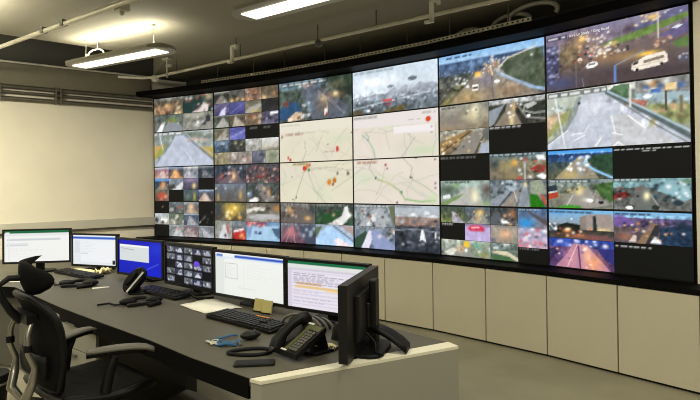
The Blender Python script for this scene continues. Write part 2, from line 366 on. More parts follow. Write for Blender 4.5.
for (x, y, lab) in [(-1.345, 6.49, 'white hooked conduit bracket left of the second lamp'), (0.735, 4.94, 'white hooked conduit bracket above the joint of the motorway picture')]:
    t = thing('conduit_bracket', lab, 'bracket', (x, y, 3.10), -0.67, 'white conduit brackets')
    b_ = MB(); b_.box((0, 0, 0.01), (0.035, 0.03, 0.19)); b_.box((0.035, 0, 0.1), (0.075, 0.03, 0.025)); b_.box((-0.025, 0, -0.075), (0.085, 0.03, 0.025)); b_.box((0.07, 0, 0.085), (0.025, 0.03, 0.05)); b_.build('hook', M['white'], t)
    MB().tube([(0.07, 0, 0.08), (0.07, 0, 0.19)], 0.006, 6).build('rod', M['grey'], t)
# small fittings round the first lamp
t = thing('cable_coil', 'pale cable ring hanging behind the left end of the lamp near the wall', 'cable', (-2.95, 6.56, 3.15))
MB().tube([(0.12 * math.cos(x), -0.07 * math.cos(x), 0.055 * math.sin(x)) for x in np.linspace(0, 2 * PI, 25)], 0.010, 6).build('loop', M['white'], t)
MB().tube([(0.02, 0, 0.05), (0.02, 0, 0.14)], 0.006, 6).build('wire', M['white'], t)
t = thing('pipe_hanger', 'small steel pipe hanger right of the lamp near the wall', 'bracket', (-2.40, 7.42, 3.13))
MB().tube([(0, 0, -0.1), (0, 0, 0.16)], 0.010, 6).build('rod', M['steel'], t); MB().box((0.03, -0.02, 0.05), (0.1, 0.03, 0.03), -0.64).build('clamp', M['steel'], t); MB().box((0, 0, 0.145), (0.14, 0.06, 0.02), -0.64).build('base_plate', M['steel'], t)
# perforated tray lying on the front edge of the hood
t = thing('cable_tray', 'thin perforated metal tray along the top of the black hood', 'tray', (-1.091, 7.315, 3.03))
tr = MB(); ho = MB()
QT = [Vector(Q[1]), Vector(Q[2]), Vector(Q[3]), Vector(Q[4]), Vector(Q[5]), Vector(Q[6])]
base = Vector((-1.091, 7.315))
for a, b in zip(QT[:-2], QT[1:-1]):
    d = b - a; L = d.length; rz = math.atan2(d.y, d.x); n2 = Vector((-d.y, d.x)).normalized(); c = (a + b) / 2 - base + n2 * 0.03
    tr.box((c.x, c.y, 0.035), (L, 0.012, 0.035), rz)
    k = int(L / 0.05)
    for j in range(k):
        q = a + d * ((j + .5) / k) - base + n2 * 0.03; ho.box((q.x, q.y, 0.035), (0.02, 0.016, 0.014), rz)
    for u in (0.25, 0.8):
        q = a + d * u - base + n2 * 0.05; MB().tube([(q.x, q.y, 0), (q.x, q.y, ZC - 3.03)], 0.005, 6).build('hanger_rod', M['grey'], t)
tr.build('tray_rail', M['steel'], t); tag(ho.build('perforations', M['black'], t), kind='stuff')
# flexible duct loops above the screens at the right
t = thing('flexible_duct', 'grey flexible duct loops above the right screens', 'duct', (1.55, 5.35, 3.12))
for k, (r, x, y, z) in enumerate([(0.16, 0.0, 0.0, 0.0), (0.12, -0.34, 0.33, -0.03), (0.2, 0.14, -0.2, 0.02)]):
    MB().tube([(x + .7 * r * math.cos(q) * 1.2, y - .72 * r * math.cos(q) * 1.2, z + r * .45 * math.sin(q)) for q in np.linspace(-.4, PI + .6, 16)], 0.022, 8).build('duct_loop', M['fix'], t)
# ------------------------------------------------------------------ pictures on the video wall (u right, v down, 0..1)
def R(sky, far, gnd, road, vx=.5, h=.3, bl=(.05, .95), glow=None, cars=6, nz=.5, lane='c8c8c0'):
    p = [('g', sky, sky, 0, h), ('g', far, gnd, h * .6, 1), ('n', nz, 9, (0, h * .5, 1, 1)), ('b', far, .2, h, .35, .12), ('b', far, .85, h * .9, .3, .14),
         ('p', road, [(vx - .04, h), (vx + .05, h), (bl[1], 1), (bl[0], 1)]), ('n', nz * .4, 7)]
    if lane: p += [('l', lane, [(vx, h), ((bl[0] + bl[1]) / 2, 1)], .015, .6)]
    if cars: p += [('c', cars, (vx - .25, h, vx + .3, .85), ['f0f0e8', 'd8d0c0', 'b04030', '303038'], .035)]
    if glow: p += [('b', glow, vx, h + .06, .22, .22, .85), ('b', glow, (vx + sum(bl) / 2) / 2, .7, .12, .3, .5)]
    return p
def T(c1, c2, accents, nz=.7, sz=.07, n=10, top=None):      # a busy scene: blotches of two tones and small bright marks
    p = [('g', c1, c2), ('n', nz, 7), ('c', n, (0, .25, 1, 1), accents, sz), ('n', nz * .4, 16)]
    if top: p.insert(1, ('g', top, c1, 0, .28))
    return p
BL = lambda cap=None: [('g', '161614', '161614')] + ([('cap', cap, 'd8d8d8')] if cap else [])
CAPT = ('cap', (.05, .04, .62, .035))
MOTOR = [('g', '7fb0e0', 'a9cdea', 0, .2), ('g', '4c648c', '566478', .16, .5), ('b', '6f8db5', .35, .26, .3, .08), ('n', .45, 10, (0, .17, 1, .5)), ('g', '565b56', '4d4f48', .42, 1), ('n', .5, 12, (0, .42, 1, 1)),
  ('p', '8a8278', [(.52, .3), (.60, .28), (.66, .45), (.97, 1), (.1, 1), (.36, .5)]), ('b', 'b59a68', .3, .9, .22, .22, .9), ('b', '8d8696', .48, .6, .1, .2, .8), ('b', '9c8060', .7, .85, .2, .2, .7), ('n', .18, 9, (.1, .4, 1, 1)),
  ('p', '7d7650', [(0, 1), (.12, 1), (.26, .6), (.23, .58)]), ('l', 'a89660', [(.05, 1), (.25, .58)], .012),
  ('p', '55624e', [(.62, .42), (.68, .24), (.98, .16), (1, .9), (.86, .78), (.66, .55)]), ('n', .35, 12, (.62, .2, 1, .8)), ('l', '93aecb', [(.6, .44), (.6, .52), (.72, .66), (.9, .86), (1, .92)], .035), ('l', 'd0dce8', [(.6, .46), (.63, .54), (.78, .72)], .01),
  ('l', '6d6c72', [(.53, .55), (.55, 1)], .012), ('l', 'e8c890', [(.52, .36), (.54, .52)], .02), ('r', 'f0e8e0', (.345, .66, .405, .78)), ('r', '6a5a58', (.352, .70, .40, .745)), ('e', 'f4eee0', .58, .66, .028, .03), ('e', 'e8a838', .40, .47, .03, .055), ('b', 'f4d8a0', .41, .5, .05, .06, .7),
  ('b', '6c7464', .8, .5, .12, .2, .7), ('l', 'e8d8c4', [(.6, .4), (.68, .26), (.92, .14)], .018, .8), ('c', 34, (.44, .26, .64, .5), ['f8f0e0', 'ffd8a0', 'e89878', 'a8a4b0'], .015), ('c', 30, (.0, .3, .5, .45), ['8c9cb4', '34405c', 'b8c4d4', '5c6478'], .014), ('c', 40, (0, .5, .22, .85), ['6c7064', '30342e', '8c8c80'], .022), ('c', 8, (.5, .12, .9, .28), ['f8f4ec'], .018), ('c', 10, (.14, .46, .3, .62), ['d8dce4', 'e8e4dc'], .02), ('e', 'e8ecf0', .3, .68, .014, .03), ('n', .12, 22), ('cap', (.08, .05, .34, .03), '2c3850')]
JUNC = [('g', '86809c', '8a7c84', 0, .35), ('g', '786a68', '5c4f4e', .3, 1), ('n', .12, 5), ('b', '6e6284', .2, .15, .3, .15, .8), ('b', 'b08c64', .28, .25, .12, .2, .9), ('b', '8c7a54', .18, .4, .1, .28, .8), ('n', .3, 16, (.1, 0, .36, .7)),
  ('p', '45466a', [(0, .2), (.1, .22), (.11, .6), (.06, .85), (0, .9)], .85), ('c', 46, (0, .2, .12, .85), ['8c94b8', '2c2c48', 'a8a8c4', '545878'], .022), ('b', '4c5684', .12, .88, .16, .14, .8), ('b', '4c4048', .5, .85, .3, .14, .5), ('b', '4a4048', .85, .92, .2, .1, .6),
  ('p', '6b6a8c', [(.60, .18), (.72, .1), (1, -.02), (1, .12), (.7, .28)]), ('p', '6f8a48', [(.43, .36), (.54, .28), (.66, .24), (.99, .1), (1, .17), (.76, .32), (.6, .37), (.5, .40)]), ('n', .22, 14, (.4, .1, 1, .42)), ('b', '5a4a52', .62, .18, .05, .09, .9), ('p', '685f92', [(.80, .38), (1, .24), (1, .4), (.86, .46)], .8), ('p', '64804a', [(.89, .52), (1, .45), (1, .6), (.93, .61)]),
  ('b', 'a88058', .44, .55, .2, .12, .7), ('b', 'b89058', .62, .62, .14, .09, .6), ('b', '7c6c78', .34, .45, .05, .2, .6),
  ('c', 60, (.33, .2, .47, .52), ['f4f0ea', 'e8d0b0', 'd0ccd4', 'c8a080', '8c7c80'], .016), ('c', 26, (.42, .34, .54, .56), ['f0e0c8', 'd8a878', 'fff0d0', '705c58'], .016), ('c', 16, (.2, .28, .36, .55), ['c05c3c', 'ece4dc', '4c4448', 'e8b888'], .016), ('b', 'ffd078', .29, .19, .03, .05, 1), ('c', 12, (.26, .1, .5, .26), ['ffe0a8', 'ffd890', 'f4ecec'], .014), ('c', 14, (.6, .02, .98, .16), ['ffe8c0', 'ffd890', 'd8d4e8'], .014),
  ('b', 'ffd070', .78, .07, .05, .05, .9), ('r', 'c8bcae', (.806, .02, .818, .42)), ('c', 22, (.79, .42, .90, .56), ['c89878', '5a4a50', 'e8c8a8', '8c6c60'], .016), ('c', 10, (.54, .4, .62, .5), ['38343c', 'e8e0dc'], .014),
  ('b', 'ffca50', .745, .615, .09, .045, 1), ('p', 'ece0d0', [(.637, .82), (.642, .73), (.69, .69), (.735, .645), (.85, .62), (.866, .68), (.87, .78), (.83, .82), (.66, .855)]), ('p', '8c7c6c', [(.715, .715), (.845, .675), (.85, .72), (.72, .76)]), ('e', '28262a', .675, .84, .011, .022), ('e', '28262a', .832, .80, .011, .022), ('p', '4a4440', [(.645, .73), (.685, .70), (.68, .75), (.65, .77)]), ('l', 'c8b8a8', [(.65, .8), (.85, .75)], .008),
  ('p', 'eceae4', [(.315, .66), (.33, .61), (.37, .59), (.402, .61), (.408, .66), (.37, .695), (.33, .695)]), ('p', '62626c', [(.335, .625), (.388, .615), (.382, .645), (.34, .65)]), ('e', 'e4d0b4', .272, .53, .018, .042), ('e', '8c5c50', .272, .555, .012, .012), ('e', 'dcd8d0', .482, .445, .022, .022), ('e', '38343c', .315, .45, .010, .02), ('p', 'dce0ea', [(.89, .3), (.935, .265), (.965, .28), (.93, .32)]), ('p', '5c5c6c', [(.93, .76), (1, .7), (1, .8), (.94, .82)]), ('c', 5, (.93, .7, 1, .8), ['c8c8d0'], .012),
  ('p', '6484c0', [(.517, .72), (.534, .71), (.534, 1), (.519, 1)]), ('l', '8c94ac', [(.525, .72), (.72, .56)], .010), ('l', 'a09aa8', [(.245, .5), (.24, 1)], .005, .6), ('l', '8c8490', [(.29, .85), (.3, 1)], .007), ('l', '9c98a4', [(.58, .1), (.575, .4)], .005, .6), ('cap', (.02, .075, .16, .03), 'f0ecf0', '2a2838')]
DAYRD = [('g', 'd8dad0', 'cfd3cc', 0, .25), ('g', '8fa09c', '9c9c84', .12, 1), ('n', .22, 9), ('p', 'b5bcae', [(0, .1), (.26, .1), (.2, .35), (0, .5)]), ('c', 9, (.02, .2, .2, .35), ['e8ece8', '74847c', 'c8d0cc'], .03), ('p', 'c4ac88', [(0, .42), (.12, .34), (.14, .55), (0, .75)]), ('n', .3, 12, (0, .3, .2, .8)), ('p', 'a0a468', [(.12, .42), (.2, .3), (.17, .5), (0, .82), (0, .72)]),
  ('p', 'b9bfcb', [(.28, .12), (.45, .08), (.6, .22), (1, .95), (1, 1), (0, 1), (0, .9), (.16, .66), (.25, .3)]), ('b', 'cdd2da', .36, .3, .12, .2, .8), ('p', 'cbc2b4', [(.49, .5), (.62, .5), (.93, 1), (.5, 1)], .35), ('n', .07, 8), ('l', '8d9894', [(.0, .9), (.15, .68), (.23, .42), (.27, .15)], .022), ('l', 'dde2e4', [(.0, .93), (.17, .68)], .010),
  ('p', '5c7a5a', [(.46, .13), (.52, .03), (.62, .02), (.63, .25), (.55, .25)]), ('n', .3, 16, (.45, 0, .65, .3)), ('p', '8a8a88', [(.66, .0), (1, 0), (1, .3), (.66, .25)]), ('n', .35, 14, (.66, 0, 1, .3)), ('c', 14, (.68, .02, .98, .2), ['d8d4cc', '60605c', 'c8884c', '4a6aa0', 'e8b060'], .035), ('r', '5078b8', (.76, .16, .82, .24)), ('r', 'e4c890', (.85, .10, .92, .2)),
  ('p', '9db3bb', [(.66, .2), (1, .25), (1, .45), (.66, .28)]), ('p', 'b27262', [(.6, .26), (.74, .32), (.72, .44), (.58, .34)]), ('n', .3, 16, (.55, .2, .8, .5)), ('p', '8c9262', [(.74, .38), (1, .44), (1, .72), (.9, .72), (.72, .46)]), ('c', 18, (.72, .38, 1, .7), ['a8a06c', '66704c', 'b88c70'], .025), ('n', .35, 12, (.7, .35, 1, .75)), ('l', '5d6b6e', [(.47, .12), (.7, .45), (1, .92)], .045), ('l', 'a4bac4', [(.47, .1), (.72, .44), (1, .84)], .02), ('l', '6f6f66', [(.5, .2), (.8, .72), (.98, 1)], .01),
  ('l', 'dadfe0', [(.07, .1), (.15, 1)], .018), ('l', 'f0f2f2', [(.495, .5), (.52, .78), (.5, .78), (.57, .82)], .010), ('l', 'f4f4f2', [(.61, .52), (.72, .74)], .012), ('l', 'f4f4f2', [(.42, .85), (.38, .97)], .012), ('l', 'e8ecec', [(.22, .86), (.3, .78)], .010), ('l', 'e8ecec', [(.33, .62), (.3, .74), (.2, .76)], .008), ('l', 'f0f0ee', [(.5, 1), (.54, .93), (.58, 1)], .012), ('e', 'e8eaea', .74, .26, .03, .03), ('r', 'd8d4c8', (.62, .1, .632, .4)), ('r', '5c5448', (.845, .2, .86, .5)), ('r', '7c7458', (.935, .3, .955, .55)), ('n', .06, 18), ('e', '50585c', .26, .24, .012, .03), ('cap', (.02, .04, .46, .045), 'f4f4f0', '40484a')]
CITY = [('g', 'c3d3e0', 'dbe3ea'), ('b', 'f0f4f8', .3, .3, .3, .14), ('e', '7c8894', .47, .44, .04, .03), ('e', '6c7884', .72, .33, .05, .045), ('n', .05, 6, (0, 0, 1, .5)), ('p', '98a0ac', [(0, .62), (.1, .58), (.2, .6), (.3, .56), (.42, .58), (.52, .46), (.56, .54), (.64, .44), (.72, .54), (.8, .42), (.87, .48), (.93, .46), (1, .52), (1, .8), (0, .8)]), ('b', 'b4bac4', .7, .5, .25, .07, .6), ('n', .25, 18, (0, .5, 1, .75)),
  ('g', '7b8692', '606a70', .68, 1), ('n', .4, 12, (0, .62, 1, 1)), ('b', 'a8b2bc', .35, .68, .3, .05, .8), ('l', 'b8c0c8', [(0, .86), (.3, .78), (1, .64)], .015), ('p', '6b6240', [(.34, 1), (.5, .88), (.66, .86), (.62, 1)]), ('p', '605644', [(0, .92), (.1, .86), (.14, 1), (0, 1)]), ('n', .3, 20, (0, .6, 1, 1)), ('r', 'd85a62', (.38, .70, .49, .76)), ('r', 'b84450', (.42, .80, .47, .84)), ('e', 'f4f4f4', .2, .92, .025, .025), ('c', 22, (0, .7, 1, .98), ['dce2e8', '3c444c', 'aab2ba', '505850'], .02), ('cap', (.03, .04, .5, .04), '98a4ac', 'b4c2cc')]
HOUSE = [('g', '6c8a9c', '5c6a6c', 0, .3), ('g', '56645c', '4c5450', .2, 1), ('n', .5, 10), ('p', '5c6470', [(.3, .1), (.52, .08), (.95, .75), (.9, 1), (.48, 1), (.42, .7)]), ('b', '7a8694', .45, .5, .1, .3, .7), ('b', '9c7c60', .62, .6, .1, .3, .6), ('n', .2, 10), ('p', '36443a', [(.6, .0), (1, 0), (1, .55), (.8, .35)]), ('n', .5, 12, (.55, 0, 1, .5)), ('b', '8a7a5c', .8, .2, .15, .12, .5), ('b', 'c08a58', .78, .45, .12, .1, .6), ('p', '34587c', [(0, .7), (.1, .5), (.26, .52), (.33, .75), (.12, .92), (0, .95)]), ('p', '7c5048', [(.06, .5), (.14, .46), (.15, .6), (.07, .62)]), ('p', 'd4b898', [(.12, .92), (.24, .76), (.33, .78), (.33, .95), (.14, 1)]), ('c', 7, (.15, .8, .32, .98), ['6a5848', 'e8d8c0'], .03), ('n', .15, 20),
  ('l', 'c0b8b0', [(.55, .3), (.9, .9)], .008), ('l', 'b0a8a0', [(.66, .45), (.8, .65)], .008), ('b', 'ffe8b0', .785, .42, .04, .06, 1), ('b', 'ffd8a0', .62, .5, .05, .08, .6), ('r', 'f0e8e0', (.64, .74, .68, .9)), ('r', 'a05040', (.655, .84, .68, .92)), ('c', 18, (.34, .55, .46, .9), ['e8e8e8', '8098b0', '40484c', 'd8dcd8'], .03), ('c', 12, (.3, .05, .6, .2), ['f0ece4', 'c09078', '708898'], .03), ('l', 'd8b890', [(.66, .5), (.68, .8)], .012), ('cap', (.05, .06, .66, .035), 'e0e4e4', '303c3c')]
def MAP(seed, hdr, pink, extra):
    rng = random.Random(seed); bg = 'e9dfd2' if pink else 'e6dfc8'; p = [('g', bg, bg), ('n', .02, 4)]
    for i in range(7):
        x, y = rng.random(), rng.random(); p.append(('b', 'd2dfbf' if i % 2 else 'dfd9c8', x, y, rng.uniform(.08, .25), rng.uniform(.1, .25), .55))
    for i in range(15):
        x, y = rng.random(), rng.random(); pts = [(x, y)]; ang = rng.uniform(0, 6.3)
        for j in range(5): ang += rng.uniform(-.6, .6); x += .13 * math.cos(ang); y += .16 * math.sin(ang); pts.append((x, y))
        p.append(('l', rng.choice(['bfb9ae', 'b4bfa6', 'a8b0a0', 'c8b0a0']), pts, .007, .7))
    p += extra
    if hdr: p += [('r', 'ece8da' if not pink else 'ece6e2', (0, 0, 1, hdr)), ('l', 'b8b4a8', [(0, hdr), (1, hdr - .004)], .006)]
    return p
MA = MAP(3, 0, False, []) + [('r', 'e9e4d2', (0, 0, 1, .26)), ('cap', (.03, .08, .3, .03), 'a8a494'), ('cap', (.12, .3, .34, .035), '8a5048'), ('e', 'a03c34', .1, .31, .010, .018), ('e', '504c48', .04, .36, .012, .03), ('e', 'c8453c', .8, .72, .018, .07), ('cap', (.62, .76, .76, .02), 'b07068'), ('e', 'c8584c', .13, .88, .015, .04), ('e', 'b04038', .16, .94, .015, .04), ('e', '58504c', .68, .6, .008, .015), ('l', '9aa08c', [(.36, .45), (.38, .75), (.33, 1)], .008), ('l', 'a0a090', [(.6, .4), (.52, .75)], .007), ('e', '706860', .98, .36, .01, .02)]
MB_ = MAP(5, 0, True, []) + [('r', 'ece4e0', (0, 0, 1, .3)), ('cap', (.02, .05, .3, .035), '9a9894', 'c0bcb8'), ('e', 'd8482c', .885, .22, .028, .058), ('cap', (.66, .2, .8, .02), '9c9890'), ('cap', (.82, .07, .96, .03), '8c8884'), ('r', 'f4eeee', (.5, .33, .95, .47)), ('l', '7fb898', [(.12, .45), (.2, .6), (.26, .8), (.28, 1)], .014), ('l', '8aa898', [(.16, .42), (.2, .5), (.19, .6)], .012), ('e', '6a9484', .19, .57, .010, .02), ('l', 'a8b4a4', [(.74, .58), (.64, .85), (.58, 1)], .009), ('l', 'c0b8b0', [(.4, .4), (.45, .8)], .007), ('b', 'cfdcb8', .85, .85, .15, .12, .9), ('e', '8c8a86', .92, .38, .01, .02), ('e', '8c8a86', .92, .5, .01, .02)]
MC = MAP(9, 0, False, []) + [('cap', (.2, .03, .4, .04), '8c7850', 'b4a878'), ('e', 'c84434', .36, .16, .03, .065), ('e', 'e8843c', .4, .10, .02, .05), ('e', '4a8a50', .42, .2, .018, .04), ('e', '8a4440', .43, .08, .014, .03), ('e', 'd88a34', .69, .5, .028, .075), ('e', 'c87830', .76, .46, .026, .065), ('e', '7c4a40', .74, .55, .015, .03), ('e', '8c7868', .8, .3, .015, .04), ('e', '7c6c60', .93, .3, .018, .05), ('l', '98a080', [(.36, .2), (.28, .6), (.2, 1)], .009), ('l', 'a0a488', [(.4, .22), (.5, .7), (.64, 1)], .009), ('l', 'b0ac94', [(.45, .18), (.7, .14), (.98, .24)], .008), ('l', 'b8b49c', [(.72, .7), (1, .35)], .008), ('e', '6c6c60', .18, .36, .008, .018), ('e', '607058', .24, .86, .008, .03), ('e', '706c60', .19, .92, .008, .02)]
MD = MAP(12, 0, True, []) + [('cap', (.05, .05, .3, .04), 'b0846c', 'd0bca8'), ('e', 'a84438', .4, .14, .012, .03), ('e', '8c5048', .42, .22, .010, .02), ('e', '504c48', .75, .0, .012, .03), ('e', '5c5c64', .28, .42, .014, .03), ('e', '54545c', .69, .42, .014, .03), ('e', '605c5c', .53, .96, .012, .03), ('e', '68907c', .58, .74, .016, .04), ('l', '9ab078', [(.3, .45), (.45, .55), (.56, .7), (.62, .88), (.8, .93), (.95, .9)], .016), ('l', 'c4c88c', [(.3, .47), (.42, .53), (.5, .6)], .012), ('l', '98c080', [(.62, .88), (.8, .93), (.95, .9)], .02), ('l', 'a0ac94', [(.28, .42), (.2, .2), (.24, 0)], .009), ('l', 'acac9c', [(.69, .42), (.7, .2), (.6, 0)], .009), ('l', 'b8b0a4', [(.4, .16), (.34, .6), (.28, .8)], .007), ('l', 'a4b090', [(.69, .44), (.85, .62), (.97, .8)], .009), ('e', '787470', .95, .06, .01, .025), ('e', '787470', .95, .55, .01, .025), ('e', '787470', .95, .64, .01, .025), ('b', 'cfe0b4', .93, .85, .07, .12, .8)]
def G(nc, rows, cells):
    """cells of a grid of nc columns and `rows` rows: {(col,row[,colspan,rowspan]): prims}"""
    out = []
    for k, p in cells.items():
        c, r = k[0], k[1]; cs, rs = (k[2], k[3]) if len(k) > 2 else (1, 1)
        out.append((c / nc, r / rows, (c + cs) / nc, (r + rs) / rows, p))
    return out
F = {}
F[0, 0] = G(2, 2, {(0, 0): T('5a5448', '8c765c', ['e8b878', 'f0e0c0', '3a3630', 'c89068'], .6, .11, 12, '8a8c84'), (1, 0): [('g', '586058', '2c3c38'), ('n', .6, 9), ('p', '2c4440', [(0, .5), (.6, .1), (.7, .5), (.3, 1), (0, 1)]), ('p', 'd8ccc8', [(.3, 1), (.7, .5), (.85, .6), (.8, 1)]), ('c', 16, (.3, .5, 1, 1), ['f0ece4', '8c5c50', '4c4c50', 'c8b8b0'], .06), ('c', 10, (.1, 0, .8, .35), ['c05040', 'd8d4d0', '405848'], .06), ('b', 'c0a888', .85, .2, .15, .2, .8)],
   (0, 1): [('g', '5c6460', '788078'), ('n', .4, 8), ('b', '7c9c40', .62, .4, .2, .2, .95), ('p', '8c9298', [(.3, 1), (.5, .4), (.9, .6), (1, 1)]), ('p', 'e4e4e4', [(.08, 1), (.3, .45), (.38, .5), (.28, 1)]), ('c', 6, (0, .2, 1, .6), ['d8d8d0', '404440', 'a05848'], .05)], (1, 1): [('g', '7a7c70', '94928a'), ('n', .35, 10), ('r', 'a4a294', (.05, .1, .7, .3)), ('e', '3c4044', .82, .4, .08, .2), ('e', '4a4c50', .7, .65, .07, .12), ('e', 'd8d8d4', .5, .6, .05, .12), ('c', 8, (.4, .3, 1, .9), ['e0dcd4', '404448', 'a89880'], .05)]})
F[0, 1] = [(0, 0, 1, 1, [('g', 'c8d0d4', '9aa49c', 0, .25), ('g', '8c9890', '98a0a4', .12, 1), ('n', .3, 10), ('b', '707c6c', .6, .1, .4, .08), ('p', 'b4bccc', [(.38, .1), (.52, .1), (1, .9), (1, 1), (0, 1), (.1, .8), (.28, .4)]), ('n', .08, 8), ('p', 'c4a060', [(0, .4), (.18, .35), (.14, .6), (0, .75)]), ('p', '98a050', [(.08, .5), (.22, .32), (.17, .6), (0, .8)]), ('p', 'b8a050', [(.75, .45), (1, .5), (1, .8), (.82, .6)]), ('l', '6c7880', [(.53, .12), (.8, .55), (1, .85)], .03), ('l', 'b8c8d0', [(.53, .08), (1, .74)], .015), ('p', 'c8a898', [(.6, .2), (.9, .25), (.85, .35), (.62, .28)], .7), ('l', 'e0e4e8', [(.52, .5), (.7, 1)], .012), ('l', 'd8dcdc', [(.1, .1), (.16, .5)], .02), ('c', 12, (.55, .1, 1, .35), ['e0d8c8', '586468', 'b88c78', 'a8b0b0'], .025), ('cap', (.02, .04, .5, .04), 'f0f0f0', '505858')])]
F[0, 2] = G(4, 3, {(0, 0): R('c8ccd8', '98707c', 'b08478', 'c8b0a8', .6, .35), (1, 0): R('8ca4c8', '4c4c58', '64503c', 'd09868', .45, .35, glow='ffc070'), (2, 0): R('dcdcd8', '80848c', '6c747c', 'a8a8b4', .3, .3), (3, 0): R('8c949c', '3c4450', '444a54', '6c7078', .3, .3, (.3, 1)),
   (0, 1): R('5c94d0', '3c5068', '5c584c', '8c8478', .6, .4, glow='f0a050'), (1, 1): [('g', '8c94a0', '70787c'), ('n', .4, 8), ('p', 'd0d0d4', [(.2, 1), (.9, .3), (1, .5), (.8, 1)]), ('p', '4a4844', [(0, .6), (.4, .5), (.5, .8), (0, 1)])], (2, 1): [('g', '6c6484', '4c4854'), ('n', .3, 7), ('b', 'ffe090', .7, .65, .14, .25), ('b', 'c0a8c8', .5, .2, .5, .15, .6)], (3, 1): BL(),
   (0, 2): [('g', '5c7468', '6c5448'), ('n', .4, 7), ('b', 'd8503c', .5, .5, .4, .35, .95), ('c', 6, (.1, .3, .9, .9), ['f09070', '702820', '88a088'], .09)], (1, 2): BL(), (2, 2): [('g', '54646c', '48544c'), ('n', .3, 8), ('b', 'e8c858', .72, .6, .07, .4, .9), ('b', '8c9890', .3, .6, .2, .3, .5)], (3, 2): R('a8bcd4', '505868', '6c6460', 'c8b0a0', .4, .3, (.0, .8))})
F[0, 3] = G(4, 3, {(0, 0): BL() + [('e', '886858', .55, .45, .06, .08)], (1, 0): [('g', '687478', '5c5c58'), ('n', .5, 8), ('b', 'd85040', .72, .45, .09, .12), ('c', 5, (.1, .3, .9, .9), ['c0c0b8', '383c40'], .07)], (2, 0): R('9ca4a8', '6c6c6c', '706860', 'a89888', .5, .3, glow='f0c890'), (3, 0): BL() + [('e', 'a8a8a8', .8, .8, .03, .05)],
   (0, 1): [('g', 'b4bcc0', '98928c'), ('n', .35, 8), ('p', 'f0ece4', [(.45, .4), (.9, .5), (.8, .8), (.4, .7)]), ('e', '3c3c40', .55, .75, .1, .1), ('e', '404448', .15, .6, .12, .2)], (1, 1): T('5c6c58', '8c8c80', ['e0d8c8', '404c40'], .5, .09, 6), (2, 1): R('b0c0d0', '4c5c6c', '58606c', '9ca0a8', .4, .25, (.2, 1)), (3, 1): BL() + [('c', 9, (.1, .2, .9, .8), ['d8d8d0', '8890a0', 'c0a080'], .05)],
   (0, 2): BL() + [('e', '707070', .8, .85, .03, .04)], (1, 2): R('a8b4b8', '7c8484', '88908c', 'b8bcc0', .6, .2, (.2, 1)) + [('b', 'e04848', .6, .35, .08, .08)], (2, 2): R('8c98a4', '7c6c70', '8c7878', 'a89c9c', .3, .25, (.1, .9)), (3, 2): R('98a0a8', '787880', '80888c', 'b0b0b8', .2, .2, (.4, 1))})
F[1, 0] = G(4, 3, {(0, 0): R('a4a49c', '3c3c38', '48463e', '8c8a84', .5, .3), (1, 0): T('5c5c58', '6c6456', ['3c3834', 'c0a878', 'f0c080'], .4, .1, 6), (2, 0): T('7c6a58', '8c7060', ['d89868', 'e8d0b0', '302a26', 'c05840'], .5, .08, 14), (3, 0): T('6c6450', '7c6c58', ['c09060', 'e8c890', '504840'], .4, .12, 7),
   (0, 1): [('g', '6c6488', '504c6c'), ('n', .4, 7), ('p', 'c8c4e4', [(.3, 1), (.5, .5), (.8, .3), (.7, 1)]), ('b', 'd8d0f0', .6, .75, .15, .2)], (1, 1): [('g', '5c5c94', '484a84'), ('n', .25, 6), ('l', '8888c8', [(.0, .9), (.9, .2)], .03), ('l', '7c7cb8', [(.3, 1), (1, .4)], .02)], (2, 1): [('g', '6c6a5c', '8c8468'), ('n', .4, 9), ('p', 'a8a49c', [(0, 1), (.2, .6), (.9, .3), (1, .5), (.5, 1)]), ('b', 'c8b060', .6, .85, .3, .12, .8)], (3, 1): [('g', '343434', '3c3c3c'), ('n', .3, 6)],
   (0, 2): R('909894', '50564c', '5c6054', 'a4a49c', .6, .2), (1, 2): R('989484', '5c584c', '645c4c', 'b0a898', .4, .2, (.2, 1)), (2, 2): T('6c5c50', '84705c', ['e0c8a8', '3c342c', 'c07850'], .5, .11, 8), (3, 2): [('g', '545064', '6c6880'), ('n', .5, 8), ('p', 'f0f0f8', [(.5, .1), (.95, .05), (.95, .25), (.5, .3)]), ('c', 6, (0, .4, 1, .9), ['d8d8e8', '2c2c38'], .08)]})
